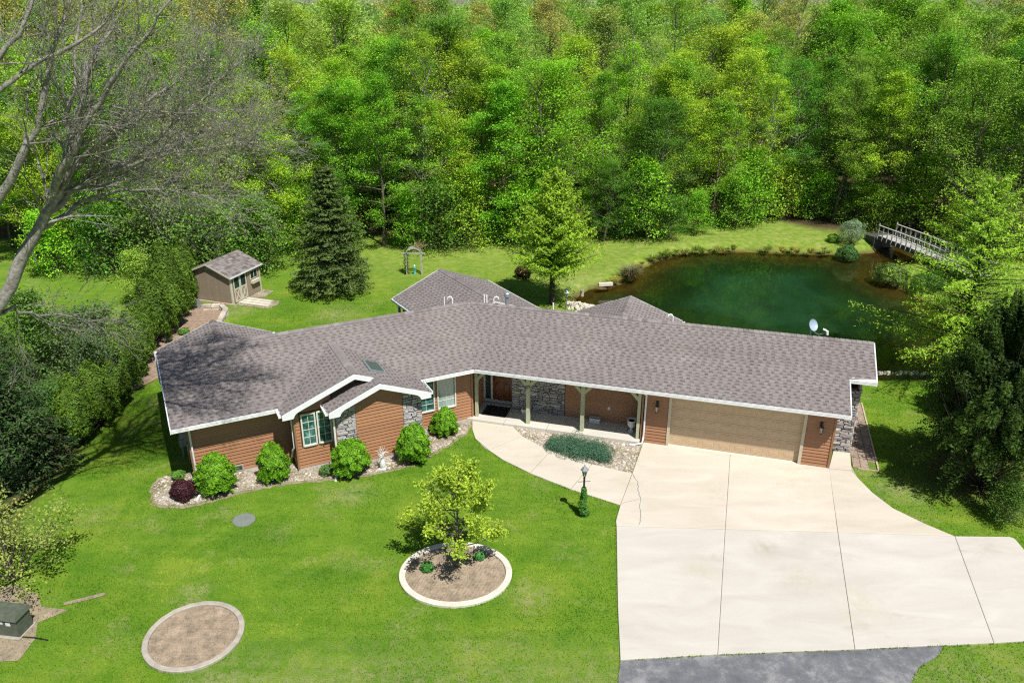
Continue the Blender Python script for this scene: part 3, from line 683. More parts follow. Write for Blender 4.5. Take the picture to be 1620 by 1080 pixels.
# ridge caps
def ridge(a, b, zz, step=.205, w=.15):
    a = Vector(a); b = Vector(b); d = (b - a); n = int(d.length / step); d.normalize(); nn = Vector((-d.y, d.x))
    for i in range(n):
        m = MB(); m.cur = min(1, max(0, rnd.gauss(.62, .16))); p0 = a + d * i * step; p1 = a + d * (i + 1.05) * step
        z0, z1 = zz + .028, zz + .046
        A = [(*(p0 + nn * w), z0 - SL * w), (*(p0), z0 + .012), (*(p0 - nn * w), z0 - SL * w)]
        B = [(*(p1 + nn * w), z1 - SL * w), (*(p1), z1 + .012), (*(p1 - nn * w), z1 - SL * w)]
        lo = lambda P, k=.022: (P[0], P[1], P[2] - k)
        m.poly([A[0], B[0], B[1], A[1]][::-1]); m.poly([A[1], B[1], B[2], A[2]][::-1])
        m.poly([B[0], lo(B[0]), lo(B[1]), B[1]]); m.poly([B[1], lo(B[1]), lo(B[2]), B[2]]); m.poly([A[0], lo(A[0]), lo(B[0]), B[0]]); m.poly([A[2], B[2], lo(B[2]), lo(A[2])])
        m.build('ridge_cap', M['shingle'], roof)
rb = L(MIT * RUN, -RUN)
ridge(L(-11.52, -RUN), rb, RZ); ridge(Rr(15.30, -RUN), Rr(-MIT * RUN, -RUN), RZ)
ridge(L(G1R, .66), L(G1R, -2.7), EZ + SL * (G1R - G1E), .25); ridge(L(G2R, 1.22), L(G2R, .60), EZ + SL * (GE - G2R), .25)
ridge(L(-9.1, -7.55), L(-9.1, -4.3), 2.70 + SL * 2.4, .28)
ridge(Cf(0, 0), Cf(0, 5.2), 2.70 + SL * 2.7, .28); ridge(Rr(5.23, -7.62), Rr(5.23, -4.5), 2.70 + SL * 2.47, .28)

# gutters, fascia, rakes
def gutter(fr, u0, u1, v, z=EZ, label=None):
    m = MB(); T = fr.T()
    m.box(u0, u1, v - .005, v + .015, z - .13, z - .01, T)             # back (fascia face)
    m.box(u0, u1, v + .015, v + .105, z - .115, z - .105, T)           # floor
    m.box(u0, u1, v + .105, v + .118, z - .115, z - .018, T)           # front
    m.box(u0, u1, v + .095, v + .125, z - .018, z - .008, T)           # lip
    m.box(u0, u0 + .01, v + .015, v + .105, z - .105, z - .03, T); m.box(u1 - .01, u1, v + .015, v + .105, z - .105, z - .03, T)
    s_ = u0 + .5
    while s_ < u1: m.box(s_, s_ + .02, v + .015, v + .105, z - .035, z - .025, T); s_ += .8
    return m.build('gutter', M['gutter_white'], house)
gutter(L, -11.52, G1E - .02, 0); gutter(L, GE + .02, -.03, 0); gutter(Rr, .03, 14.35, 0)
gutter(Rr, 14.36, 15.30, -1.68, EZ + SL * 1.68)
def soff(fr, u0, u1, v0, v1, z):
    m = MB(); m.box(u0, u1, v0, v1, z - .02, z, fr.T()); return m.build('soffit', M['soffit'], house)
soff(L, -11.5, G1E, -.6, -.01, EZ - .14); soff(L, GE, -.05, -.6, -.01, EZ - .14); soff(Rr, .05, 6.8, -1.68, -.01, EZ - .14); soff(Rr, 6.8, 14.3, -.6, -.01, EZ - .141)
def ffr(fr, u, v, d): return fr.sub(u, v, d)
g = L.sub(G1E, 0, -90)      # left side gutter of the big gable: u' = outward v
gutter(g, .02, .60, 0); gutter(L.sub(2 * G2R - GE, 0, -90), .32, 1.16, 0); gutter(L.sub(GE, 0, 90), -1.16, -.03, 0)
for f_, a_, b_ in ((L.sub(-9.1 - 2.4, -7.55, -90), 0, 3.4), (L.sub(-9.1 + 2.4, -7.55, 90), -1.4, 0), (Cf.sub(-2.7, 0, -90), 0, 4.4), (Cf.sub(2.7, 0, 90), -5.2, 0), (Rr.sub(5.23 - 2.47, -7.62, -90), 0, 1.4), (Rr.sub(5.23 + 2.47, -7.62, 90), -1.4, 0)):
    gutter(f_, a_, b_, 0, 2.70)
def rake(fr, uc, half, v, z0, both=(1, 1), w=.20, curl=True):
    """white gable rake boards with a curved boxed return at the eaves; uc ridge position"""
    for sgn, on in ((-1, both[0]), (1, both[1])):
        if not on: continue
        tl = on if on > 1 else half
        m = MB(); zt = z0 + SL * half + .005
        P = lambda d, dz: (uc + sgn * d, zt - SL * d + dz)
        top = [P(0, 0), P(half, 0)] if on == 1 else [P(0, 0), P(on - 1, 0)]
        e = half if on == 1 else on - 1
        bot = [P(0, -w)]
        if on == 1 and curl:
            for k in range(7):
                a = k / 6 * pi / 2; bot.append(P(e - .62 + .20 * sin(a), -w - .13 * (1 - cos(a))))
            bot += [P(e - .38, -w - .15), P(e, -w + .0)]
        else: bot.append(P(e, -w))
        outline = [top[0], top[1]] + bot[::-1]
        fr_ = [fr(u, v, z) for u, z in outline]; bk = [fr(u, v - .05, z) for u, z in outline]
        # fan both faces from the apex in strips
        n = len(outline)
        a = [m.vv(p) for p in fr_]; b = [m.vv(p) for p in bk]
        m.f.append(a if sgn < 0 else a[::-1]); m.f.append(b[::-1] if sgn < 0 else b)
        for k in range(n): m.f.append([a[k], a[(k + 1) % n], b[(k + 1) % n], b[k]])
        m.build('rake_board', M['white_trim'], house)
rake(L, G1R, G1R - G1E, .70, EZ, (1, 1 + (G2R - G1R) + .12)); rake(L, G2R, GE - G2R, 1.27, EZ)
# plain rakes on the ends of the wings
def end_rake(fr, u, v0, z0, v1, z1, th=.04, w=.19):
    m = MB(); q = [fr(u, v0, z0), fr(u, v1, z1), fr(u, v1, z1 - w), fr(u, v0, z0 - w)]; q2 = [fr(u + th, *a) for a in ((v0, z0), (v1, z1), (v1, z1 - w), (v0, z0 - w))]
    m.hexa(q[::-1], q2[::-1]); return m.build('rake_board', M['white_trim'], house)
end_rake(L, -11.56, 0, EZ, -RUN, RZ); end_rake(L, -11.56, -2 * RUN, EZ, -RUN, RZ)
end_rake(Rr, 14.352, 0, EZ, -1.68, EZ + SL * 1.68); end_rake(Rr, 15.302, -1.68, EZ + SL * 1.68, -RUN, RZ); end_rake(Rr, 15.302, -2 * RUN, EZ, -RUN, RZ)
# drip edge line at the rear gables
for fr, uc, half, v in ((L, -9.1, 2.4, -7.57), (Cf, 0, 2.7, -.02), (Rr, 5.23, 2.47, -7.64)):
    for sgn in (-1, 1):
        m = MB(); zt = 2.70 + SL * half
        q = [(0, zt), (half, 2.70), (half, 2.70 - .18), (0, zt - .18)]
        m.hexa([fr(uc + sgn * a, v, z) for a, z in q], [fr(uc + sgn * a, v - .04, z) for a, z in q]); m.build('rake_board', M['white_trim'], house)

# ---- wall cores (behind siding and stone)
m = MB(); T = L.T(); TR = Rr.T(); HW = EZ - .16
m.box(-10.98, -7.3, -6.9, -.63, .0, HW, T); m.box(-7.34, .06, -6.9, -.63, .0, HW, T); m.box(-7.36, -2.5, -.8, .27, 0, HW, T); m.box(-5.95, -2.62, -.2, .80, 0, HW, T)
m.box(-.4, 6.5, -6.9, -2.16, 0, HW + .3, TR); m.box(3.4, 6.9, -6.5, -1.74, 0, HW, TR); m.box(6.9, 13.97, -6.9, -.80, 0, HW, TR); m.box(6.9, 7.90, -.80, -.63, 0, HW, TR); m.box(12.92, 13.97, -.80, -.63, 0, HW, TR); m.box(7.90, 12.92, -.80, -.63, 2.24, HW, TR); m.box(13.5, 14.85, -6.7, -2.06, 0, HW + .3, TR)
# gable triangles
def tri_wall(fr, uc, half, v, z0, back):
    zt = z0 + SL * half - .12
    q = [fr(uc - half + .3, v, z0 - .2), fr(uc + half - .3, v, z0 - .2), fr(uc, v, zt)]; q2 = [fr(uc - half + .3, back, z0 - .2), fr(uc + half - .3, back, z0 - .2), fr(uc, back, zt)]
    m.hexa(q2, q)
tri_wall(L, G1R, 2.75, .27, EZ, -.6); tri_wall(L, G2R, 1.97, .80, EZ, .0)
tri_wall(L, -9.1, 2.4, -7.1, 2.7, -6); tri_wall(Cf, 0, 2.7, .45, 2.7, .6); tri_wall(Rr, 5.23, 2.47, -7.2, 2.7, -6)
m.box(-11.2, -7.0, -7.1, -6.5, 0, 2.6, T); m.box(-2.4, 2.4, .45, 4.5, 0, 2.6, Cf.T()); m.box(3.05, 7.4, -7.2, -6.5, 0, 2.6, TR)
def end_tri(fr, u, inw, v0=-.63):
    q = [(v0, HW), (-6.9, HW), (-6.9, HW + .12), (-RUN, RZ - .12), (v0, EZ - SL * v0 - .12)]
    m.hexa([fr(u, a, z) for a, z in q], [fr(u + inw, a, z) for a, z in q])
end_tri(L, -10.98, .1); end_tri(Rr, 14.85, -.1, -2.06)
walls = m.build('wall', M['wall_core'], house)
for (a, b, c, d, t) in ((-11.0, -7.45, -.7, -.585, T), (-7.42, -6.05, .2, .315, T), (-6.02, -2.56, .7, .845, T), (-2.55, -.1, -.7, -.585, T), (6.9, 14.0, -.7, -.585, TR)):
    m = MB(); m.box(a, b, c, d, -.1, .13 if t is T else .045, t); m.build('foundation', M['foundation'], house)
m = MB(); m.box(-11.02, -10.9, -6.9, -.72, -.1, .13, T)
m.build('foundation', M['foundation'], house)

# ---- siding boards
nboards = [0]
def siding(fr, u0, u1, v, z0, ztop, holes=(), ex=.138):
    """ztop: number or function of u (roofline). Boards are wedges, proud at their lower edge"""
    zf = ztop if callable(ztop) else (lambda u: ztop)
    us = np.linspace(u0, u1, 60); zmax = max(zf(u) for u in us); z = z0
    while z < zmax - .01:
        zz = min(z + ex, zmax)
        ok = [u for u in us if zf(u) > z + .012]
        if not ok: break
        spans = [(min(ok), max(ok))]
        for (ha, hb, ka, kb) in holes:
            if zz > ka + .02 and z < kb - .02:
                ns = []
                for a, b in spans:
                    if ha > a: ns.append((a, min(b, ha)))
                    if hb < b: ns.append((max(a, hb), b))
                    if hb <= a or ha >= b: ns.append((a, b)) if (a, b) not in ns else None
                spans = [(a, b) for a, b in ns if b - a > .02]
        for a, b in spans:
            ta, tb = min(zz, zf(a)), min(zz, zf(b)); k = MB(); k.cur = rnd.uniform(.93, 1.06)
            pa_ = max(ta - z, .01) / ex; pb_ = max(tb - z, .01) / ex
            if zz >= zmax - .001 or ta < zz - .03 or tb < zz - .03:
                # sloped end: cut the top corners by the roof line
                ia = next((u for u in np.linspace(a, b, 40) if zf(u) >= zz - .005), None); ib = next((u for u in np.linspace(b, a, 40) if zf(u) >= zz - .005), None)
                if ia is None: ia = ib = (a + b) / 2
            else: ia, ib = a, b
            k.hexa([fr(a, v - .03, z), fr(b, v - .03, z), fr(b, v + .030, z), fr(a, v + .030, z)][::-1], [fr(ia, v - .03, zz), fr(ib, v - .03, zz), fr(ib, v - .002, zz), fr(ia, v - .002, zz)][::-1])
            nboards[0] += 1
            k.build('siding_board', M['siding'], walls)
        z += ex
SB = .14
def gz(uc, half): return lambda u: EZ + SL * (half - abs(u - uc)) - .13
WG1 = [(-7.14, -6.60, 1.08, 2.33), (-6.55, -6.01, 1.08, 2.33)]
WR = [(-2.24, -1.60, .90, 2.30), (-1.38, -.66, .90, 2.36)]
siding(L, -10.98, -7.36, -.6, SB, HW, [(-9.98, -9.28, .10, .36)])
siding(L, -7.38, -5.97, .3, SB, gz(G1R, 2.75), [(a - .06, b + .06, c - .06, d + .06) for a, b, c, d in WG1])
siding(L, -5.20, -3.36, .83, SB, gz(G2R, 1.97))
siding(L, -2.58, .10, -.6, SB, HW, [(a - .05, b + .05, c - .05, d + .05) for a, b, c, d in WR])
siding(L.sub(-10.98, -.6, -90), -6.2, 0, .02, SB, lambda u: HW + max(0, SL * (RUN - abs(-RUN + .6 - u)) - .2))
siding(L.sub(-7.36, .3, -90), -.9, -.02, .02, SB, HW)
siding(L.sub(-5.97, .83, -90), -.53, -.02, .02, SB, HW)
siding(L.sub(-2.60, .80, 90), .02, 1.4, .02, SB, HW)
siding(Rr, 3.46, 6.74, -1.70, .16, HW, [(4.62, 6.22, 1.86, 2.36)])
siding(Rr.sub(-.30, -.6, 90), .0, 1.50, .02, .16, HW)
siding(Rr, 6.92, 7.84, -.6, .06, HW); siding(Rr, 12.98, 13.96, -.6, .06, HW)
siding(Rr.sub(13.96, -.6, 90), .02, 1.40, .02, .06, lambda u: HW + .2)
# triangular infill of the big gable right of the small one is hidden by the roof; corner boards
def corner(fr, u, v, z0, z1, mat='siding', w=.07):
    m = MB(); m.cur = .8; m.box(u - w / 2, u + w / 2, v - w / 2, v + w / 2, z0, z1, fr.T()); m.build('corner_board', M[mat], house)
corner(L, -11.0, -.6, .1, HW); corner(L, -7.385, .3, .1, HW); corner(L, -5.99, .83, .1, HW); corner(L, .12, -.585, .1, HW); corner(Rr, 13.98, -.585, .05, HW); corner(Rr, 6.84, -.6, .05, HW); corner(L, -2.56, -.56, .1, HW)

# ---- stone veneer, each stone a piece
stones = []
def stonewall(fr, u0, u1, v, z0, ztop, big=1.0):
    zf = ztop if callable(ztop) else (lambda u: ztop)
    zmax = max(zf(u) for u in np.linspace(u0, u1, 12)); rows = []; z = z0
    while z < zmax - .02:
        h = rnd.choice([.055, .07, .085, .10, .125]) * big; u = u0
        while u < u1 - .01:
            w = rnd.uniform(.14, .52) * big ** .7 if h > .06 else rnd.uniform(.2, .6); w = min(w, u1 - u)
            if u1 - u - w < .09: w = u1 - u
            hh = h * rnd.uniform(.86, 1.04)
            if rnd.random() < .12 and h > .09:   # two thin stones in place of one
                parts_ = [(z, hh * .48), (z + hh * .5, hh * .5)]
            else: parts_ = [(z, hh)]
            for zz, q in parts_:
                top = min(zz + q, zf(u + w / 2))
                if top - zz > .02: stones.append((fr, u + .005, u + w - .005, v, zz + .004, top - .004))
            u += w
        z += h
def stone_mesh(m, s_):
    fr, a, b, v, z0, z1 = s_; m.cur = min(1, max(0, rnd.gauss(.5, .24))); d = rnd.uniform(.035, .085); j = lambda k=.010: rnd.uniform(-k, k)
    dz = rnd.uniform(-.012, .012); mid = (a + b) / 2 + j(.05)
    base = [(a, z0), (mid, z0), (b, z0), (b, z1), (mid, z1), (a, z1)]
    fro = [(a + .012 + j(), z0 + .009 + j(.006) + dz), (mid, z0 + .006 + j(.008)), (b - .012 + j(), z0 + .009 + j(.006) - dz), (b - .014 + j(), z1 - .008 + j(.006) - dz), (mid + j(.02), z1 - .006 + j(.008)), (a + .014 + j(), z1 - .008 + j(.006) + dz)]
    m.hexa([fr(u, v - .04, z) for u, z in base], [fr(u, v + d + j(.012), z) for u, z in fro])
stonewall(L, -5.97, -5.20, .82, .02, lambda u: gz(G2R, 1.97)(u) - .02); stonewall(L, -3.36, -2.60, .82, .02, lambda u: gz(G2R, 1.97)(u) - .02)
stonewall(Rr, 1.12, 3.45, -1.70, .16, HW); stonewall(Rr, 13.99, 14.86, -2.05, .04, HW + .25, 1.15)
stonewall(Rr.sub(14.84, -2.05, 90), 0, 4.6, .02, .04, lambda u: EZ + SL * min(2.05 + u, 2 * RUN - 2.05 - u) - .16, 1.6)
def sdst(s_):
    p = Vector(s_[0]((s_[1] + s_[2]) / 2, s_[3], s_[4])); return (s_[2] - s_[1]) * (s_[5] - s_[4]) / (p - CAMP).length ** 2 * (0.15 if s_[0] not in (L, Rr) else 1)
stones.sort(key=sdst, reverse=True)
for s_ in stones[:300]:
    m = MB(); stone_mesh(m, s_); m.build('stone', M['stone_veneer'], walls)
m = MB()
for s_ in stones[300:]: stone_mesh(m, s_)
m.build('stone', M['stone_veneer'], walls, kind='stuff')
for fr, a, b, v in ((L, -5.97, -5.20, .815), (L, -3.36, -2.60, .815), (Rr, 1.12, 3.45, -1.70), (Rr, 13.99, 14.86, -2.05)):
    m = MB(); m.box(a, b, v - .06, v + .006, 0.02, HW - .05, fr.T()); m.build('mortar', M['dark_void'], walls)

# ---- windows
def window(fr, a, b, v, z0, z1, glass='green_pane', cols=2, rows=4, grid=True, fw=.055, frame='window_frame', gr=None):
    T = fr.T(); m = MB()
    m.box(a - fw, a, v - .04, v + .045, z0 - fw, z1 + fw, T); m.box(b, b + fw, v - .04, v + .045, z0 - fw, z1 + fw, T)
    m.box(a, b, v - .04, v + .045, z1, z1 + fw, T); m.box(a, b, v - .04, v + .065, z0 - fw, z0, T)
    w = m.build('window', M[frame], house)
    m = MB(); m.box(a, b, v - .03, v - .012, z0, z1, T); m.build('pane', M[glass], w)
    if grid:
        m = MB(); gw = .009
        for k in range(1, cols): x = a + (b - a) * k / cols; m.box(x - gw, x + gw, v - .012, v + .002, (gr or z0) if gr is None else z0, z1 if gr is None else gr + .15, T)
        if gr is None:
            for k in range(1, rows): zz = z0 + (z1 - z0) * k / rows; m.box(a, b, v - .0115, v + .0025, zz - gw, zz + gw, T)
        else: m.box(a, b, v - .0115, v + .0025, gr - gw, gr + gw, T)
        m.build('muntin', M['window_frame'], w)
    return w
for a, b, c, d in WG1: window(L, a + .05, b - .05, .315, c, d)
w = window(L, WR[0][0], WR[0][1], -.585, .90, 2.30, 'green_pane', 2, 5); window(L, WR[1][0], WR[1][1], -.585, .90, 2.34, 'blind_glass', gr=1.22)
for k in range(3): a = 4.66 + k * .54; window(Rr, a, a + .44, -1.685, 1.94, 2.30, 'green_pane', 3, 1, True, .04)
m = MB(); m.box(-9.98, -9.28, -.64, -.56, .10, .36, T); fw_ = m.build('basement_window', M['edge_concrete_old'], house)
m = MB(); m.box(-9.93, -9.33, -.57, -.555, .15, .32, T); m.build('pane', M['window_glass'], fw_)

# ---- front door, sidelight, step
TR = Rr.T()
m = MB()
for a, b in ((-.28, -.20), (.06, .14), (1.02, 1.10)): m.box(a, b, -2.14, -2.02, .30, 2.40, TR)
m.box(-.28, 1.10, -2.14, -2.02, 2.40, 2.52, TR)
df = m.build('door_frame', M['window_frame'], house)
m = MB(); m.box(-.28, 1.10, -2.16, -1.90, .15, .30, TR); m.build('door_step', M['utility_grey'], house)
m = MB(); m.box(-.30, 1.11, -2.02, -1.86, .30, .325, TR); m.build('threshold', M['window_frame'], house)
m = MB(); m.box(-.20, .06, -2.12, -2.09, .32, 2.40, TR); sl = m.build('sidelight', M['window_glass'], house)
m = MB(); m.box(.14, 1.02, -2.12, -2.075, .32, 2.40, TR); door = m.build('front_door', M['door_wood'], house)
m = MB(); c = (.58, 1.78)
q = [(c[0] + .15 * cos(k * pi / 12), c[1] + .36 * sin(k * pi / 12)) for k in range(24)]
m.hexa([Rr(u, -2.08, z) for u, z in q], [Rr(u, -2.06, z) for u, z in q]); m.build('oval_glass', M['lead_glass'], door)
m = MB(); q2 = [(c[0] + .19 * cos(k * pi / 12), c[1] + .40 * sin(k * pi / 12)) for k in range(24)]
for k in range(24):
    k2 = (k + 1) % 24; m.poly([Rr(*(q2[k][0], -2.055, q2[k][1])), Rr(q2[k2][0], -2.055, q2[k2][1]), Rr(q[k2][0], -2.055, q[k2][1]), Rr(q[k][0], -2.055, q[k][1])])
m.build('oval_moulding', M['dark_void'], door)
for a, b, z0, z1 in ((.24, .53, .48, 1.22), (.63, .92, .48, 1.22)):
    m = MB(); m.hexa([Rr(a, -2.076, z0), Rr(b, -2.076, z0), Rr(b, -2.076, z1 - (.14 if a > .5 else 0)), Rr((a + b) / 2, -2.076, z1 - .04), Rr(a, -2.076, z1 - (0 if a > .5 else .14) )][::1],
                     [Rr(a + .05, -2.05, z0 + .05), Rr(b - .05, -2.05, z0 + .05), Rr(b - .05, -2.05, z1 - .2), Rr((a + b) / 2, -2.05, z1 - .12), Rr(a + .05, -2.05, z1 - .2)]); m.build('door_panel', M['door_wood'], door)
m = MB(); m.tube([Rr(.21, -2.04, 1.2), Rr(.21, -2.01, 1.35), Rr(.21, -2.04, 1.5)], .014); m.build('handle', M['dark_metal'], door)

# ---- garage door: 5 x 8 raised panels
GA, GB, GZ = 7.96, 12.87, 2.17
m = MB(); m.box(GA, GB, -.78, -.72, .05, GZ, TR); gd = m.build('garage_door', M['garage_tan'], house)
sh = GZ / 5
for r in range(5):
    m = MB(); m.box(GA, GB, -.72, -.705, .055 + r * (GZ - .055) / 5, .055 + (r + 1) * (GZ - .055) / 5 - .010, TR); m.build('door_section', M['garage_tan'], gd)
pw = (GB - GA) / 8
for r in range(5):
    for k in range(8):
        a = GA + k * pw + .09; b = GA + (k + 1) * pw - .09; z0 = .055 + r * (GZ - .055) / 5 + .085; z1 = z0 + .255
        m = MB(); T_ = lambda u, v, z: Rr(u, v, z)
        # sunk surround and raised field
        o_ = [(a, z0), (b, z0), (b, z1), (a, z1)]; i_ = [(a + .03, z0 + .025), (b - .03, z0 + .025), (b - .03, z1 - .025), (a + .03, z1 - .025)]; f_ = [(a + .06, z0 + .055), (b - .06, z0 + .055), (b - .06, z1 - .055), (a + .06, z1 - .055)]
        A = [m.vv(Rr(u, -.698, z)) for u, z in o_]; B = [m.vv(Rr(u, -.7045, z)) for u, z in i_]; C_ = [m.vv(Rr(u, -.697, z)) for u, z in f_]; D = [m.vv(Rr(u, -.706, z)) for u, z in o_]
        for X1, X2 in ((D, A), (A, B), (B, C_)):
            for j in range(4): m.f.append([X1[j], X1[(j + 1) % 4], X2[(j + 1) % 4], X2[j]])
        m.f.append(C_); m.build('panel', M['garage_tan'], gd)
m = MB(); m.box(GA - .11, GA, -.72, -.555, .04, GZ + .12, TR); m.box(GB, GB + .11, -.72, -.555, .04, GZ + .12, TR); m.box(GA, GB, -.72, -.555, GZ, GZ + .12, TR)
m.build('garage_trim', M['tan_trim'], house)
m = MB(); m.box(GA, GB, -.72, -.56, .02, .05, TR); m.build('garage_sill', M['edge_concrete'], house)
# wall lanterns
def lantern(u, z):
    m = MB(); m.box(u - .05, u + .05, -.585, -.56, z - .02, z + .2, TR); m.tube([Rr(u, -.56, z + .1), Rr(u, -.46, z + .2), Rr(u, -.40, z + .1)], .012, 6)
    m.lathe(Rr(u, -.40, z - .22), [(.085, .26), (.03, .34), (.012, .36)], 6); m.lathe(Rr(u, -.40, z - .22), [(.03, -.04), (.05, -.01), (.06, .02)], 6)
    for k in range(6): a = k * pi / 3; p = Rr(u + .058 * cos(a), -.40 + .058 * sin(a), z - .2); p2 = Rr(u + .078 * cos(a), -.40 + .078 * sin(a), z + .05); m.tube([p, p2], .006, 4)
    o = m.build('wall_lantern', M['dark_metal'], house); m = MB(); m.lathe(Rr(u, -.40, z - .2), [(.05, 0), (.072, .24)], 6); m.build('lamp_glass', M['lamp_glass'], o)
lantern(7.40, 1.78); lantern(13.50, 1.78)
m = MB(); m.box(5.28, 5.40, -1.68, -1.655, .72, .86, TR); m.build('outlet_box', M['galvanised'], house)
m = MB(); m.box(-.285, -.25, -1.3, -1.24, 1.42, 1.5, TR); m.build('doorbell', M['pvc_white'], house)

# ---- porch: slab, posts, braces
porch = MB(); porch.prism([Rr(*p) for p in ((-.62, -.36), (6.80, -.36), (6.80, -1.80), (1.12, -1.80), (1.12, -2.0), (-.30, -2.0), (-.30, -.66), (-.62, -.66))], -.05, .135)
porch = porch.build('porch', M['dark_void'], house)
for poly in ([(-.62, -.34), (1.14, -.34), (1.14, -1.98), (-.29, -1.98), (-.29, -.62), (-.62, -.62)], [(1.14, -.34), (2.98, -.34), (2.98, -1.72), (1.14, -1.72)], [(2.98, -.34), (4.2, -.34), (4.2, -1.72), (2.98, -1.72)], [(4.2, -.34), (6.82, -.34), (6.82, -1.72), (4.2, -1.72)]):
    slab('slab', [Rr(*p) for p in poly], -.05, .155, M['concrete_porch'], porch, .006, world=True)
PZ = HW + .01
for i, u in enumerate((-.12, 2.13, 4.42, 6.70)):
    v = -.62; w = .075 if 0 < i < 3 else .06
    m = MB(); m.box(u - w, u + w, v - w, v + w, .15, PZ, TR); post = m.build('porch_post', M['sage_wood'], house)
    for sgn in (-1, 1):
        if (i == 0 and sgn < 0) or (i == 3 and sgn > 0): continue
        m = MB(); q = [(u + sgn * w * .6, 1.78), (u + sgn * w * .6, 1.95), (u + sgn * (.52), PZ), (u + sgn * (.66), PZ), (u + sgn * .62, PZ - .09)]
        q = [(u + sgn * .03, 1.80), (u + sgn * .03, 1.99), (u + sgn * .50, PZ - .002), (u + sgn * .68, PZ - .002)]
        m.hexa([Rr(a, v - .05, z) for a, z in q], [Rr(a, v + .05, z) for a, z in q]); m.build('brace', M['sage_wood'], post)
# house number 27 on the first free post, brass-dark digits
def digit(strokes, u0, z0, s_, name):
    m = MB()
    for st in strokes: m.tube([Rr(u0 + x * s_, -.535, z0 + y * s_) for x, y in st], .011, 5)
    m.build(name, M['dark_metal'], house)
digit([[(0, .8), (.15, 1), (.4, 1), (.5, .75), (.35, .45), (0, 0), (.5, 0)]], 2.055, 1.80, .13, 'house_number')
digit([[(0, 1), (.5, 1), (.2, 0)]], 2.145, 1.80, .13, 'house_number')

# ---- downspouts
def downspout(pts, mat='gutter_white'):
    m = MB(); m.tube(pts, .038, 6); m.build('downspout', M[mat], house)
downspout([L(-10.94, -.02, EZ - .12), L(-10.94, -.1, EZ - .25), L(-10.94, -.50, EZ - .42), L(-10.94, -.53, .35), L(-10.9, -.45, .12), L(-10.8, -.15, .06)])
downspout([L(G1E + .15, .40, EZ - .12), L(G1E + .25, .30, EZ - .3), L(-7.44, .12, EZ - .5), L(-7.44, .1, .95), L(-7.5, .0, .8), L(-7.5, -.4, .3)])
downspout([L(-6.19, 1.0, EZ - .12), L(-6.12, .95, EZ - .2), L(-6.05, .92, EZ - .35), L(-6.05, .92, .25), L(-6.1, 1.1, .12), L(-6.1, 1.4, .07)])
downspout([Rr(6.96, .06, EZ - .12), Rr(6.96, -.1, EZ - .25), Rr(6.96, -.50, EZ - .42), Rr(6.95, -.52, .32), Rr(6.93, -.35, .12), Rr(6.6, -.22, .06), Rr(6.45, -.22, .05)])
downspout([L(-6.8, -7.4, 2.6), L(-6.8, -7.2, 2.4), L(-6.9, -7.1, 2.3), L(-6.9, -7.1, .2)]); 
p0 = Cf(-2.6, .55); m = MB(); m.box(-2.62, -2.5, .35, .45, 1.9, 2.55, Cf.T()); m.build('downspout', M['gutter_white'], house)

# ---- skylight (right slope of the gable), vents, dish, meters
pl = planes[5]
def onroof(pl, s_, t, h): return pl.p(s_, t, h)
q = [(-1.12, 1.35), (.22, 1.35), (.22, 2.00), (-1.12, 2.00)]; q = [(-.98, 1.38), (.06, 1.38), (.06, 2.02), (-.98, 2.02)]
m = MB(); m.hexa([pl.p(a, t, -.02) for a, t in q], [pl.p(a, t, .085) for a, t in q]); sk = m.build('skylight', M['utility_grey'], house)
qi = [(a + (.07 if a < -.5 else -.07), t + (.07 if t < 1.7 else -.07)) for a, t in q]; m = MB(); m.hexa([pl.p(a, t, .08) for a, t in qi], [pl.p(a, t, .094) for a, t in qi]); m.build('pane', M['skylight_glass'], sk)
def zback(fr, v): return RZ - SL * (-v - RUN)
def pipe(px, ytop, ybot, v, r=.03, goose=0, mat='pvc_white', fr=Rr):
    """vertical pipe rising from the rear slope just behind the ridge"""
    # find u on the line v
    for k in range(4000):
        u = -12 + k * .0075; x, y = fr(u, v); z = zback(fr, v)
        sx = 810 + CAM_F * x / (y * cos(CAM_T) + (CAM_H - z) * sin(CAM_T))
        if sx >= px: break
    d = 32.0; hgt = (ybot - ytop) / CAM_F * d * 1.05; zt = z + .22 + hgt * .6
    m = MB()
    if goose: m.tube([(x, y, z - .1), (x, y, zt - .12), (x - goose * .05, y, zt - .03), (x - goose * .12, y, zt), (x - goose * .2, y, zt - .04), (x - goose * .22, y, zt - .12)], r, 8)
    else: m.tube([(x, y, z - .1), (x, y, zt)], r, 8)
    return m.build('vent_pipe', M[mat], house, smooth=False), (x, y, zt)
pipe(703, 467, 481, -4.3, .025, fr=L); pipe(716, 469, 480, -4.3, .03, 1, fr=L); pipe(766, 464, 478, -4.4, .03); pipe(770, 464, 478, -4.4, .03); pipe(781, 470, 480, -4.2, .03, -1); pipe(875, 482, 491, -4.1, .035); pipe(1064, 498, 508, -4.0, .03, 1)
o, t = pipe(802, 458, 482, -4.4, .085, 0, 'galvanised'); m = MB(); m.lathe(t, [(.12, -.16), (.135, -.14), (.135, .0), (.10, .04)], 18); m.build('flue_cap', M['galvanised'], o)
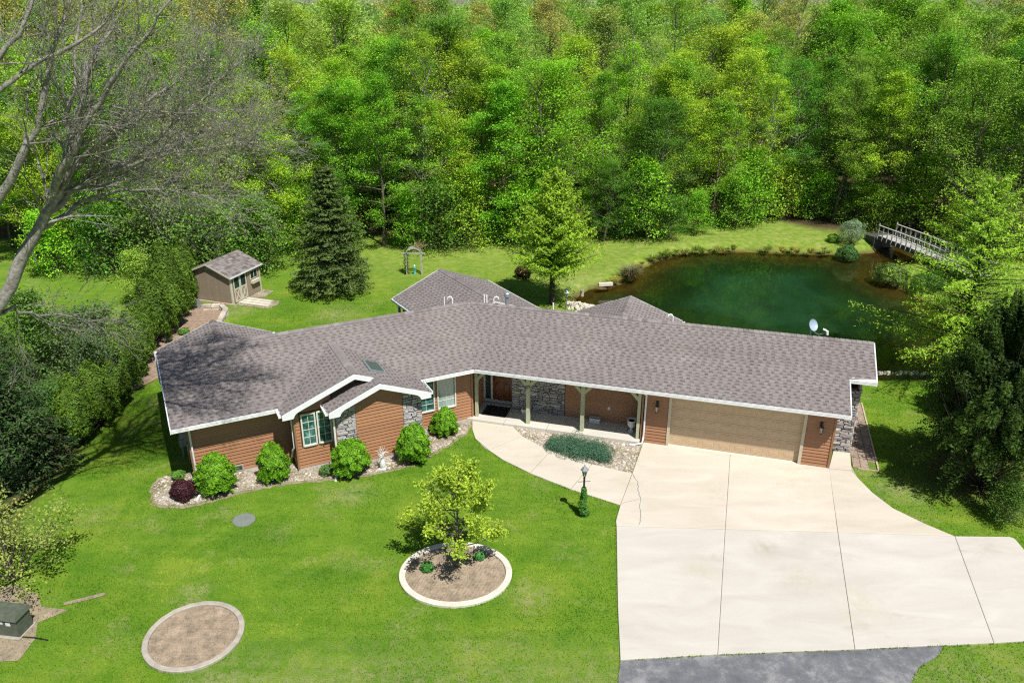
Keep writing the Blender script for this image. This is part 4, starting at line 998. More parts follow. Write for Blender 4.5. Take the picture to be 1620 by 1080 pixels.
# satellite dish beyond the ridge
x, y = Rr(12.98, -4.1); zb = zback(Rr, -4.1); m = MB(); m.tube([(x, y, zb - .05), (x, y, zb + .35)], .025, 8)
m.tube([(x, y, zb + .28), (x + .22, y - .28, zb + .20), (x + .50, y - .42, zb + .36)], .014, 6)
dish = m.build('satellite_dish', M['galvanised'], house)
nrm = Vector((.50, -.62, .42)).normalized(); a1 = nrm.cross(Vector((0, 0, 1))).normalized(); a2 = nrm.cross(a1); cc = Vector((x - .02, y - .03, zb + .50))
m = MB(); n = 28; rg = []
for k, rr in enumerate((0.001, .10, .2, .29, .30)):
    dep = .09 * (rr / .3) ** 2 + (.006 if k == 4 else 0); rg.append([m.vv(cc + a1 * rr * .92 * cos(2 * pi * i / n) + a2 * rr * .82 * sin(2 * pi * i / n) + nrm * dep) for i in range(n)])
for a, b in zip(rg, rg[1:]):
    for i in range(n): m.f.append([a[i], a[(i + 1) % n], b[(i + 1) % n], b[i]])
m.build('reflector', M['dish_blue'], dish, smooth=True)
m = MB(); m.tube([(x + .46, y - .42, zb + .42), (x + .34, y - .34, zb + .46)], .045, 8); m.tube([(x + .48, y - .43, zb + .42), (x + .50, y - .44, zb + .26)], .05, 8); m.build('receiver', M['pvc_white'], dish)
# electric meter and boxes on the left end wall
mf = L.sub(-10.98, -.6, -90); Tm = mf.T()
m = MB(); m.box(-1.5, -1.15, .02, .16, 1.05, 1.75, Tm); m.box(-1.42, -1.28, .16, .30, 1.25, 1.5, Tm); m.tube([mf(-1.3, .08, 1.75), mf(-1.3, .08, 2.45)], .025); m.tube([mf(-1.3, .08, 1.05), mf(-1.3, .08, .1)], .025)
m.build('electric_meter', M['utility_grey'], house)
m = MB(); m.box(-.95, -.78, .02, .12, .95, 1.25, Tm); m.build('cable_box', M['utility_grey'], house)
m = MB(); m.tube([mf(-2.1, .25, .05), mf(-2.1, .25, .75), mf(-2.1, .1, .8)], .04); m.box(-2.3, -1.95, .12, .35, .55, .85, Tm); m.build('gas_meter', M['utility_grey'], house)
print('boards', nboards[0], 'stones', len(stones))

# ================================================================ things at the house
r = root('door_mat', Rr(.55, -1.2, .157), 'large black rubber mat on the porch before the front door', 'door mat')
m = MB(); m.box(.0, 1.08, -1.72, -.80, .157, .170, TR); bevel(m.build('mat', M['black_rubber'], r), .004)
r = root('urn_planter', Rr(6.38, -1.12, .155), 'grey-white classical urn planter in the right corner of the porch', 'urn')
m = MB(); m.lathe(Rr(6.38, -1.12, .155), [(.13, 0), (.13, .05), (.06, .09), (.05, .16), (.09, .20), (.16, .30), (.17, .42), (.155, .46), (.21, .52), (.215, .55), (.18, .55), (.15, .50)], 20); m.build('urn', M['porcelain'], r, smooth=False)
m = MB(); m.lathe(Rr(6.38, -1.12, .155), [(.15, .48), (.12, .50)], 16); m.build('potting_soil', M['soil'], r)
r = root('planter_box', Rr(4.80, -1.48, .155), 'small white rectangular planter box on the porch by the siding', 'planter')
m = MB()
for a in ((4.58, 5.02, -1.60, -1.575), (4.58, 5.02, -1.40, -1.375), (4.58, 4.605, -1.575, -1.40), (4.995, 5.02, -1.575, -1.40)): m.box(*a, .155, .36, TR)
m.box(4.6, 5.0, -1.575, -1.40, .16, .18, TR); m.build('box', M['porcelain'], r)
m = MB(); m.box(4.606, 4.994, -1.574, -1.401, .18, .30, TR); m.build('potting_soil', M['soil'], r)
r = root('flower_pot', Rr(1.80, -1.38, .155), 'pale square flower pot behind the first free porch post', 'flower pot')
m = MB(); c = (1.80, -1.38); m.hexa([Rr(c[0] + a * .10, c[1] + b * .10, .155) for a, b in ((-1, -1), (1, -1), (1, 1), (-1, 1))][::-1], [Rr(c[0] + a * .15, c[1] + b * .15, .42) for a, b in ((-1, -1), (1, -1), (1, 1), (-1, 1))][::-1]); m.build('pot', M['porcelain'], r)
m = MB(); m.box(c[0] - .12, c[0] + .12, c[1] - .12, c[1] + .12, .421, .428, TR); m.build('potting_soil', M['soil'], r)
# lamp post with vine
px_, py_ = 2.46, 23.08
r = root('lamp_post', (px_, py_, 0), 'black lantern lamp post wrapped in ivy on the lawn by the walkway', 'lamp post')
m = MB(); m.lathe((px_, py_, 0), [(.06, 0), (.06, .1), (.038, .14), (.034, 1.5), (.045, 1.52), (.03, 1.56), (.03, 1.62)], 12); m.build('post', M['dark_metal'], r)
m = MB(); m.tube([(px_ - .22, py_ - .01, 1.38), (px_ + .22, py_ + .03, 1.38)], .012, 6); m.build('ladder_bar', M['dark_metal'], r)
m = MB(); m.lathe((px_, py_, 1.6), [(.05, 0), (.05, .02)], 6)
for k in range(6): a = k * pi / 3; m.tube([(px_ + .05 * cos(a), py_ + .05 * sin(a), 1.62), (px_ + .10 * cos(a), py_ + .10 * sin(a), 1.86)], .008, 4)
m.build('lantern_frame', M['dark_metal'], r)
m = MB(); m.lathe((px_, py_, 1.62), [(.045, 0), (.092, .235)], 6); m.build('lamp_glass', M['lamp_glass'], r)
m = MB(); m.lathe((px_, py_, 1.85), [(.15, 0), (.14, .02), (.04, .13), (.015, .15), (.018, .19), (.002, .22)], 6); m.build('lantern_roof', M['utility_grey'], r)
LAMP = r
# statue pedestal with a bare little shrub-like wire figure
c = at(606, 742); r = root('garden_pedestal', (c[0], c[1], 0), 'pale grey pedestal holding a small bare twiggy shrub by the brown siding', 'pedestal')
m = MB(); m.box(c[0] - .13, c[0] + .13, c[1] - .13, c[1] + .13, 0, .08); m.lathe((c[0], c[1], .08), [(.10, 0), (.12, .12), (.11, .22), (.055, .38), (.05, .44), (.08, .47), (.07, .5)], 14); m.build('pedestal', M['porcelain'], r)
m = MB()
for k in range(16):
    a = rnd.uniform(0, 2 * pi); p = Vector((c[0], c[1], .55)); d = Vector((cos(a) * .5, sin(a) * .5, rnd.uniform(.5, 1))).normalized(); pts = [p]
    for j in range(5): d = (d + Vector((rnd.gauss(0, .35), rnd.gauss(0, .35), rnd.gauss(0, .3)))).normalized(); p = p + d * .085; pts.append(p)
    m.tube(pts, [.014, .012, .010, .009, .007, .004], 5)
m.build('twigs', M['porcelain'], r)
# splash spouts, stones
for (x_, y_, dx, dy) in ((314, 788, .02, -.2), (531, 757, .05, -.22)):
    c = at(x_, y_); m = MB(); m.tube([(c[0], c[1] + .3, .07), (c[0] + dx, c[1] + dy, .05)], .045, 8); tag(m.build('drain_pipe', M['pvc_white']), 'white drain pipe end poking from the gravel ' + ('by the leftmost round bush' if x_ < 400 else 'by the third round bush'), 'drain pipe')
# ================================================================ VEGETATION
MINR = [.004]
class Wood:
    """branch segments, later one mesh of tapered prisms"""
    def __init__(s): s.a = []; s.b = []; s.ra = []; s.rb = []
    def seg(s, a, b, ra, rb): s.a.append(tuple(a)); s.b.append(tuple(b)); s.ra.append(ra); s.rb.append(rb)
    def mesh(s, name, mat, sides=5, thick=None):
        A = np.array(s.a); B = np.array(s.b); ra = np.array(s.ra); rb = np.array(s.rb)
        D = B - A; ln = np.linalg.norm(D, axis=1, keepdims=True) + 1e-9; D = D / ln
        ref = np.where(np.abs(D[:, 2:3]) < .9, np.array([[0, 0, 1.]]), np.array([[1., 0, 0]]))
        U = np.cross(D, ref); U /= np.linalg.norm(U, axis=1, keepdims=True); W = np.cross(D, U)
        out = []; n = len(A)
        cont = np.zeros(n, bool); cont[1:] = (np.abs(A[1:] - B[:-1]).max(1) < 1e-7) & (np.abs(ra[1:] - rb[:-1]) < 1e-4 + ra[1:] * .45)
        for sd_ in (6, 3) if thick else (sides,):
            sel = np.ones(n, bool) if not thick else ((ra >= thick) if sd_ == 6 else (ra < thick)); idx = np.nonzero(sel)[0]
            k = sd_; an = np.arange(k) * 2 * pi / k; ca = np.cos(an)[None, :, None]; sa = np.sin(an)[None, :, None]
            if not len(idx): continue
            dirs = U[idx][:, None] * ca + W[idx][:, None] * sa
            V = np.concatenate([A[idx][:, None] + dirs * ra[idx][:, None, None], B[idx][:, None] + dirs * rb[idx][:, None, None]], 1)
            m_ = V.shape[0]; start = np.arange(m_) * 2 * k; end = start + k
            c = cont[idx].copy(); c[1:] &= (np.diff(idx) == 1); c[0] = False
            st = start.copy(); st[c] = end[np.nonzero(c)[0] - 1]
            # line the reused ring up with the nearest start angle
            sh = np.zeros(m_, int)
            ci = np.nonzero(c)[0]
            if len(ci):
                d0 = dirs[ci][:, 0]; pd = dirs[ci - 1]; sh[ci] = np.argmax((pd * d0[:, None]).sum(2), 1)
            i = np.arange(k)[None]; j = (i + 1) % k; S = st[:, None]; E = end[:, None]
            F = np.stack([S + (i + sh[:, None]) % k, S + (j + sh[:, None]) % k, E + j, E + i], 2).reshape(-1, 4); out.append((V.reshape(-1, 3), F))
        V = np.concatenate([o[0] for o in out]); F = np.concatenate([out[0][1]] + [o[1] + len(out[0][0]) for o in out[1:]])
        used = np.zeros(len(V), bool); used[F.ravel()] = True; re_ = np.cumsum(used) - 1; V = V[used]; F = re_[F]
        return np_mesh(name, V, F, mat, True)

def leaves_mesh(name, P, size, mat, tint, up=0.5, aspect=.6, flat=None, N=None, rng=NR):
    """diamond leaves at P"""
    n = len(P); P = np.asarray(P)
    if N is None: N = rng.normal(0, 1, (n, 3)); N[:, 2] = np.abs(N[:, 2]) + up
    N = N / (np.linalg.norm(N, axis=1, keepdims=True) + 1e-9)
    r = rng.normal(0, 1, (n, 3)); U = np.cross(N, r); U /= np.linalg.norm(U, axis=1, keepdims=True) + 1e-9; W = np.cross(N, U)
    s = np.asarray(size).reshape(-1, 1) * np.ones((n, 1))
    V = np.stack([P - U * s, P - W * s * aspect, P + U * s, P + W * s * aspect], 1).reshape(-1, 3)
    return np_mesh(name, V, np.arange(4 * n).reshape(n, 4), mat, False, dict(tint=np.repeat(np.clip(tint, 0, 1), 4)))

def rot_towards(d, ang, az):
    """unit vector at angle ang from d, azimuth az round it"""
    u = d.orthogonal().normalized(); w = d.cross(u)
    return (d * cos(ang) + (u * cos(az) + w * sin(az)) * sin(ang)).normalized()

def grow(W, tips, rg, p, d, length, r, lvl, maxl, nseg=4, wob=.12, up=.08, kids=(6, 5, 4), ang=(.6, 1.0), shrink=(.55, .75), start=.3, taper=.3):
    pts = [p]; seg = length / nseg; dirs = [d]; rr = r
    for i in range(nseg):
        d = (d + Vector((rg.gauss(0, wob), rg.gauss(0, wob), rg.gauss(0, wob) + up))).normalized()
        q = p + d * seg; r2 = r * (1 - (1 - taper) * (i + 1) / nseg)
        W.seg(p, q, rr, r2); p = q; rr = r2; pts.append(p); dirs.append(d)
    if lvl >= maxl: tips.append((pts[len(pts) // 2], lvl)); tips.append((pts[-1], lvl)); return
    n = kids[min(lvl, len(kids) - 1)]
    for k in range(n):
        t = start + (1 - start) * (k + rg.random()) / n; i = min(int(t * nseg), nseg - 1); f = t * nseg - i
        q = pts[i].lerp(pts[i + 1], f); dd = rot_towards(dirs[i + 1], rg.uniform(*ang), rg.uniform(0, 2 * pi))
        grow(W, tips, rg, q, dd, length * rg.uniform(*shrink) * (1.15 - .5 * t), max(MINR[0], r * (1 - (1 - taper) * t) * .55), lvl + 1, maxl, max(2, nseg - 1), wob, up, kids, ang, shrink, start, taper)
    tips.append((pts[-1], lvl))

def decid(seed, H=14., R_=3.6, base=.22, nl=13000, leaf=.10, wood_mat='bark_mid', tr=.16, clump=.30, trunks=1, droop=0.0, sparse=0.0):
    rg = random.Random(seed); NP = np.random.default_rng(seed); W = Wood(); tips = []
    for t_ in range(trunks):
        d0 = Vector((rg.gauss(0, .05 + .12 * (trunks > 1)), rg.gauss(0, .05 + .12 * (trunks > 1)), 1)).normalized(); p = Vector((0, 0, 0)); n = 12; d = d0; pts = [p]
        for i in range(n):
            d = (d + Vector((rg.gauss(0, .05), rg.gauss(0, .05), .08))).normalized(); q = p + d * H * .93 / n
            r0 = tr * (1 - .93 * (i / n) ** .9) * (1.35 if i == 0 else 1); r1 = tr * (1 - .93 * ((i + 1) / n) ** .9); W.seg(p, q, r0, r1); p = q; pts.append(p)
        nb = 26
        for k in range(nb):
            t = base + (1 - base) * (k + rg.random()) / nb; i = min(int(t * n), n - 1); q = pts[i].lerp(pts[i + 1], t * n - i)
            x = (t - base) / (1 - base); prof = (sin(pi * min(.95, x * .72 + .20)) ** .6) * (1 - .22 * x)
            az = k * 2.4 + rg.uniform(-.4, .4); el = .25 + .9 * x + rg.uniform(-.15, .2) - droop
            dd = Vector((cos(az) * cos(el), sin(az) * cos(el), sin(el))); ln = R_ * prof * rg.uniform(.75, 1.2)
            grow(W, tips, rg, q, dd, ln, tr * .38 * (1 - .7 * t) + .012, 1, 2, 4, .14, .05 - droop * .15, (0, 6, 3), (.45, .95), (.4, .62), .25, .25)
    T = np.array([t[0][:] for t in tips]); k = NP.integers(0, len(T), nl)
    # clump brightness differs from spray to spray
    cb = NP.normal(0, .16, len(T)); P = T[k] + NP.normal(0, clump, (nl, 3)) * (1, 1, .55)
    ok = P[:, 2] > .25; P = P[ok]; k = k[ok]
    tint = .5 + cb[k] + NP.normal(0, .10, len(P))
    sz = leaf * NP.uniform(.6, 1.25, len(P))
    return (W.mesh('trunk', M[wood_mat], thick=.035), leaves_mesh('crown', P, sz, M['leaf'], tint, 1.0, .62, rng=NP))

def place(proto, name, x, y, z, rz, sc, col, label, cat, group=None, wcol=None, names=('trunk', 'crown')):
    r = root(name, (x, y, z), label, cat, group); r.rotation_euler = (0, 0, rz); r.scale = (sc[0], sc[0], sc[1]) if hasattr(sc, '__len__') else (sc, sc, sc)
    for nm, me in zip(names, proto):
        if me is None: continue
        o = add_obj(nm, me, r); o.color = (*col, 1)
    return r

# ---- prototypes (meshes only; every tree is its own object)
PR = [decid(101, 14, 3.5, .16, 20000, .068), decid(102, 15, 3.2, .2, 19000, .066), decid(103, 13, 4.0, .12, 22000, .070), decid(104, 15.5, 3.6, .3, 13000, .068, wood_mat='bark_grey', clump=.26),
      decid(105, 12, 3.8, .08, 25000, .058, trunks=2), decid(106, 16, 3.3, .35, 11000, .060, wood_mat='bark_grey', clump=.26), decid(107, 14.5, 4.3, .25, 26000, .060, clump=.33)]
PS = [decid(201, 5.0, 2.0, .05, 7000, .075, trunks=2, tr=.06, clump=.30), decid(202, 4.0, 2.3, .03, 7000, .08, trunks=3, tr=.05, clump=.32)]      # understorey saplings
GREENS = [(.290, .480, .026), (.195, .390, .024), (.360, .550, .034), (.110, .285, .022), (.350, .480, .080), (.250, .445, .040), (.300, .430, .090), (.220, .460, .024)]
names_col = ['yellow-green', 'mid-green', 'bright yellow-green', 'deep green', 'pale olive', 'soft green', 'grey-green', 'fresh green']

def place_wood():
    n = 0; used = []
    def ok(x, y, r):
        for a, b in used:
            if (a - x) ** 2 + (b - y) ** 2 < r * r: return False
        return True
    def edge(x):   # front line of the wood
        pts = [(-45, 52), (-26, 50), (-17, 53.5), (-13.5, 55.5), (-7, 56), (0, 56.3), (5, 57), (9, 58.6), (14, 60), (18, 62.5), (22, 65), (26, 63.5), (30, 60), (36, 57), (48, 53)]
        return float(np.interp(x, [p[0] for p in pts], [p[1] for p in pts]))
    rows = 0; y = 0
    specs = []
    for depth, sp in ((0.5, 3.3), (3.8, 3.7), (7.6, 4.2), (12, 4.8), (17, 5.4), (23, 6.0), (30, 6.6), (38, 7.4), (47, 8.4), (58, 9.4)):
        x = -46 - depth * .55
        while x < 50 + depth * .55:
            xx = x + rnd.uniform(-.3, .3) * sp; yy = edge(max(-45, min(48, xx))) + depth + rnd.uniform(-.35, .35) * sp
            if abs(xx) < yy * .66 + 4: specs.append((xx, yy, depth))
            x += sp
    print('wood trees', len(specs))
    rows_ = {0.5: 'front row', 3.8: 'second row', 7.6: 'third row', 12: 'fourth row', 17: 'fifth row', 23: 'sixth row', 30: 'seventh row', 38: 'eighth row', 47: 'ninth row', 58: 'last row'}
    marks = [(60, 'at the left frame edge'), (130, 'behind the bare maple trunk'), (200, 'behind the maple main fork'), (270, 'left above the shed'), (340, 'straight above the shed'), (410, 'right above the shed'), (470, 'left of the dark spruce'), (530, 'behind the dark spruce top'),
             (590, 'right of the dark spruce'), (650, 'left above the garden arch'), (710, 'right above the garden arch'), (770, 'above the white vent pipes'), (830, 'above the metal flue'), (890, 'behind the back larch'), (950, 'right of the back larch'), (1010, 'above the pond left tip'),
             (1080, 'above the pond left third'), (1150, 'left above the pond middle'), (1220, 'right above the pond middle'), (1290, 'above the satellite dish'), (1360, 'above the silvery shrub'), (1420, 'above the footbridge left end'), (1490, 'above the footbridge right end'), (1560, 'behind the pond-side larch'), (9999, 'at the right frame edge')]
    seen = {}
    for xx, yy, depth in specs:
        hgt = 11.4 + min(depth, 34) * .155 + rnd.gauss(0, 1.0) + (1.0 if xx > 20 else 0) - (1.0 if depth < 1 else 0) - (1.2 if -3 < xx < 8 and depth < 8 else 0)
        pi_ = rnd.randrange(len(PR)); base_h = (14, 15, 13, 15.5, 12, 16, 14.5)[pi_]
        ci = rnd.choice([0, 1, 2, 3, 5, 7, 0, 2, 5, 1, 7] if depth < 15 else [0, 1, 2, 4, 4, 5, 6, 6, 7]); c = tuple(v * rnd.uniform(.85, 1.15) for v in GREENS[ci])
        nm = names_col[ci]
        if depth > 22 and rnd.random() < .13: c = (.48, .44, .13); nm = 'budding tan'; hgt += .6
        px = 810 + CAM_F * xx / (yy * cos(CAM_T) + 6 * sin(CAM_T)); mk = next(t for v, t in marks if px < v)
        lab = f'{nm} leafy tree of the wood, {rows_[depth]}, {mk}'
        if lab in seen: seen[lab] += 1; lab = lab.replace('leafy tree', ('leafy tree', 'narrower leafy tree', 'shorter leafy tree')[min(2, seen[lab])])
        else: seen[lab] = 0
        place(PR[pi_], 'woodland_tree', xx, yy, 0, rnd.uniform(0, 6.3), (hgt / base_h * rnd.uniform(1.0, 1.22), hgt / base_h), c, lab, 'tree', 'trees of the wood behind the house')
    # understorey at the edge
    x = -30
    k = 0
    while x < 44:
        xx = x + rnd.uniform(-.5, .5); yy = edge(xx) - .6 + rnd.uniform(-.6, 1.6)
        if not (-1 < xx < -.2) and rnd.random() < .78:
            ci = rnd.choice([0, 2, 7, 1, 3]); s = rnd.uniform(.6, 1.15)
            side = 'left of the dark spruce' if xx < -13 else ('between spruce and pond' if xx < 9 else ('across the pond' if xx < 27 else 'beyond the footbridge'))
            lab = f'low {names_col[ci]} sapling at the wood foot, ' + next(t for v, t in marks if 810 + CAM_F * xx / (yy * cos(CAM_T) + 15 * sin(CAM_T)) < v)
            if lab in seen: lab = lab.replace('sapling', 'second sapling')
            seen[lab] = 0
            place(PS[k % 2], 'sapling', xx, yy, 0, rnd.uniform(0, 6.3), s, tuple(v * rnd.uniform(.85, 1.15) for v in GREENS[ci]), lab, 'sapling', 'undergrowth along the wood edge'); k += 1
        x += 1.9
place_wood()
# a few pale dead or leaning trunks that stand out
def bare(seed, H, lean, mat='bark_grey', kids=(7, 5, 3), r=.12, maxl=2, up=.05):
    rg = random.Random(seed); W = Wood(); tips = []
    grow(W, tips, rg, Vector((0, 0, 0)), Vector(lean).normalized(), H, r, 0, maxl, 9, .06, up, kids, (.45, .85), (.35, .55), .35, .2)
    return W, tips
for (x, y, H, lean, lab) in ((29.5, 62, 15.5, (.42, .1, 1), 'tall dark tree leaning right above the canopy at the right edge'), (26.5, 61.5, 9, (.75, -.05, 1), 'dark slanting trunk in the shade beyond the footbridge'),
                             (11, 66, 14.5, (-.1, 0, 1), 'pale half-bare tree rising above the wood over the pond'), (-18.5, 54, 13.5, (.12, 0, 1), 'pale bare-branched tree left of the dark spruce')):
    W, tips = bare(int(x * 10) % 97 + 3, H, lean, 'bark_grey' if 'pale' in lab else 'bark_dark')
    T = np.array([t[0][:] for t in tips]); k = NR.integers(0, len(T), 1800); P = T[k] + NR.normal(0, .35, (1800, 3))
    place((W.mesh('trunk', M['bark_grey' if 'pale' in lab else 'bark_dark'], thick=.03), leaves_mesh('crown', P, .08 * NR.uniform(.6, 1.2, 1800), M['leaf'], NR.normal(.55, .15, 1800))), 'woodland_tree', x, y, 0, 0, 1.0, (.13, .19, .04), lab, 'tree')

def far_wood():
    n = 150000; NP = np.random.default_rng(5); cl = 2400
    y = 122 + 560 * NP.random(cl) ** 1.35; x = NP.uniform(-.75, .75, cl) * y * 1.02; h = 15.2 + NP.normal(0, 1.0, cl) + .9 * np.sin(x * .04)
    r = 2.8 + y * .006; k = NP.integers(0, cl, n); g = NP.normal(0, 1, (n, 3)); g /= np.linalg.norm(g, axis=1, keepdims=True); g[:, 2] = np.abs(g[:, 2])
    u = NP.uniform(.55, 1.05, (n, 1)); P = np.stack([x[k], y[k], h[k] - r[k] * 1.0], 1) + g * u * r[k][:, None] * (1, 1, 1.0)
    ct = NP.normal(.5, .22, cl)
    me = leaves_mesh('far_wood', P, (.14 + y[k] * .0016) * NP.uniform(.7, 1.3, n), M['leaf'], ct[k] + NP.normal(0, .08, n), 1.0, .7, rng=NP)
    o = add_obj('far_wood', me); o.color = (.24, .36, .11, 1); tag(o, 'distant canopy of mixed green and budding woodland at the horizon', 'woodland', kind='stuff')
    # closed dark forest floor mass that carries the far crowns
far_wood()

# ---- conifers
def conifer(seed, H, Rb, layers=26, nb=13, needle=.055, dens=26, droop=.25, up0=.05, base=.06, wood='bark_dark', width=.16, power=.85, trunk=.14, jitter=.12, hang=0.0, mat='needle', asp=.35, tmean=.5, tipc=.22):
    rg = random.Random(seed); NP = np.random.default_rng(seed); W = Wood(); Pl = []; Tl = []; Nl = []
    n = 10
    for i in range(n): W.seg((0, 0, H * i / n), (0, 0, H * (i + 1) / n), trunk * (1 - i / n) + .01, trunk * (1 - (i + 1) / n) + .01)
    for l in range(layers):
        t = base + (1 - base) * (l + rg.random() * .6) / layers; z = H * t; Lb = Rb * (1 - t) ** power * 1.0 + .10
        if t < .14: Lb *= .82 + t
        m_ = max(4, int(nb * (1 - .45 * t)))
        for k in range(m_):
            az = 2 * pi * (k + rg.random() * .8) / m_ + l; ln = Lb * rg.uniform(1 - 2 * jitter, 1 + jitter); ns = 5
            p = Vector((0, 0, z)); el = up0 + rg.uniform(-.1, .1) + .55 * t; d = Vector((cos(az) * cos(el), sin(az) * cos(el), sin(el)))
            cb = rg.gauss(0, .10)
            for s_ in range(ns):
                q = p + d * ln / ns; W.seg(p, q, .028 * (1 - s_ / ns) * (Lb / Rb + .3) + .006, .028 * (1 - (s_ + 1) / ns) * (Lb / Rb + .3) + .005)
                # side sprays
                side = Vector((-sin(az), cos(az), 0)); c = int(dens * ln / ns * (1.0 if s_ else .45)) + 1
                f = NP.random(c)[:, None]; wv = NP.normal(0, width * (1.25 - .7 * (s_ / ns)), c)[:, None] * (.5 + Lb / Rb)
                pts = np.array(p)[None] * (1 - f) + np.array(q)[None] * f + np.array(side)[None] * wv; pts[:, 2] += NP.normal(0, .035, c) - np.abs(wv[:, 0]) * (.25 + hang) - hang * .15 * NP.random(c)
                Pl.append(pts); Tl.append(tmean + cb + NP.normal(0, .12, c) + tipc * (s_ / ns - .45))
                nn = np.zeros((c, 3)); nn[:, 2] = 1; nn += NP.normal(0, .55, (c, 3)); nn += np.array([cos(az), sin(az), 0]) * .35; Nl.append(nn)
                p = q; d = (d + Vector((0, 0, -droop / ns * 2.0 if s_ < 3 else .12))).normalized()
    P = np.concatenate(Pl); T = np.concatenate(Tl); N = np.concatenate(Nl)
    return (W.mesh('trunk', M[wood], thick=.04), leaves_mesh('crown', P, needle * NP.uniform(.7, 1.3, len(P)), M[mat], T, aspect=asp, N=N, rng=NP))
sp = conifer(31, 7.7, 2.75, 26, 17, .095, 60, .30, .08, .085, width=.20, power=.62, tipc=.6)
place(sp, 'spruce_tree', -10.9, 46.4, 0, .4, 1, (.095, .150, .038), 'dark conical spruce standing alone on the back lawn', 'tree')
# soft bright larches: one behind the house, a large one over the pond
lar = conifer(41, 7.9, 3.3, 34, 12, .095, 62, .10, .30, .24, width=.26, power=.62, trunk=.19, jitter=.22, hang=.35, mat='leaf', asp=.3)
place(lar, 'larch_tree', 2.35, 44.1, 0, 1.1, 1, (.29, .45, .030), 'bright green feathery larch with dark trunk behind the house at the pond corner', 'tree')
lar2 = conifer(43, 9.6, 5.0, 36, 9, .070, 62, .16, .12, .10, width=.22, power=.55, trunk=.16, jitter=.25, hang=.55, mat='leaf', asp=.30, tmean=.66)
place(lar2, 'larch_tree', 21.0, 34.3, -.1, .3, 1, (.29, .48, .035), 'large pale green larch with drooping feathery branches at the pond right bank', 'tree')
place(PS[1], 'sapling', 16.9, 22.7, 0, 1.2, .34, (.09, .19, .02), 'small bright green shrub in front of the dark hemlock', 'shrub')
# left: dark spruces at the frame edge
nsp = conifer(53, 7.2, 2.9, 26, 13, .085, 45, .45, -.05, .02, width=.18, power=.7, hang=.5)
place(nsp, 'spruce_tree', -18.9, 25.9, 0, .2, (1.0, .78), (.05, .105, .028), 'dark drooping spruce at the left edge beyond the front lawn', 'tree')
place(nsp, 'spruce_tree', -21.5, 30.2, 0, 2.0, (.95, .62), (.06, .115, .028), 'shorter dark spruce behind the drooping one at the left edge', 'tree')

# ---- dense clipped-looking shrubs and the arborvitae hedge
def bush(seed, rx, rz, n, leaf, lobes=26, mat='leaf', top=0.0, fill=.55, asp=.55, upn=.5, tt=(.34, .34, 1.0), rr=(.74, .34)):
    NP = np.random.default_rng(seed); W = Wood(); rg = random.Random(seed)
    c = NP.normal(0, 1, (lobes, 3)); c /= np.linalg.norm(c, axis=1, keepdims=True); c[:, 2] = np.where(c[:, 2] < -.7, -c[:, 2], c[:, 2])
    for i in range(lobes):
        W.seg((0, 0, 0), (c[i, 0] * rx * .75, c[i, 1] * rx * .75, rz * (.30 + .62 * c[i, 2])), .02, .006)
    k = NP.integers(0, lobes, n); g = NP.normal(0, 1, (n, 3)); g /= np.linalg.norm(g, axis=1, keepdims=True)
    # points on a bumpy surface
    d = NP.normal(0, 1, (n, 3)); d /= np.linalg.norm(d, axis=1, keepdims=True); d[:, 2] = np.where(d[:, 2] < -.78, -d[:, 2], d[:, 2])
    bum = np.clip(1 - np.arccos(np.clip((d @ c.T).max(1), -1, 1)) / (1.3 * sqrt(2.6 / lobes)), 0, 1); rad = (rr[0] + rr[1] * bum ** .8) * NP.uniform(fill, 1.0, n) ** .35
    P = d * rad[:, None] * (rx, rx, rz * .56); P[:, 2] += rz * .46
    P[:, 0] *= 1 - top * np.clip(P[:, 2] / rz, 0, 1); P[:, 1] *= 1 - top * np.clip(P[:, 2] / rz, 0, 1)
    N = d + NP.normal(0, upn, (n, 3)); ok = P[:, 2] > .02
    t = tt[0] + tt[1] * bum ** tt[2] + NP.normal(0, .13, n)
    return (W.mesh('stem', M['bark_dark'], 4), leaves_mesh('foliage', P[ok], leaf * NP.uniform(.6, 1.3, ok.sum()), M[mat], t[ok], aspect=asp, N=N[ok], rng=NP))
bp = [bush(61, .80, 1.45, 15000, .040, 95, top=.32), bush(62, .78, 1.42, 15000, .040, 80, top=.42), bush(63, .76, 1.28, 14000, .040, 70, top=.15)]
for k, (px, py, s, lab) in enumerate(((344, 779, 1.0, 'round bright green arborvitae bush nearest the left house corner'), (433, 760, .97, 'second bright green bush from the left, right of the basement window'),
                                      (556, 752, 1.0, 'bright green bush before the left stone pilaster'), (655, 733, .98, 'bright green pointed bush before the right stone pilaster'), (704, 688, .86, 'globe-shaped bright green bush by the porch end'))):
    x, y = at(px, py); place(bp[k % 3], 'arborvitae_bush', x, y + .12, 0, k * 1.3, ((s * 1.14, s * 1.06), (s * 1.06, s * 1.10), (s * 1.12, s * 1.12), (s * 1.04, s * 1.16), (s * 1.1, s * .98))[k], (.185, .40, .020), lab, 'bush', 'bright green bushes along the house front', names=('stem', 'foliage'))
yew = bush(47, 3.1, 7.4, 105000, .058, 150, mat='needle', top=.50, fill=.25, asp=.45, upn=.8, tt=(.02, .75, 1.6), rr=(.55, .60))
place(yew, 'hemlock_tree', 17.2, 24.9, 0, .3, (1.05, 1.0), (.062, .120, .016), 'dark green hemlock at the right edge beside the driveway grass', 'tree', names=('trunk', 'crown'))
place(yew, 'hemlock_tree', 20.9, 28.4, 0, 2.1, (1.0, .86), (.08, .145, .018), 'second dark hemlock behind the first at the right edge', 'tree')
hb = [bush(71, 1.0, 2.5, 13000, .055, 46, top=.45, mat='needle', asp=.5), bush(72, 1.05, 2.8, 13000, .055, 46, top=.5, mat='needle', asp=.5)]
n_h = 13
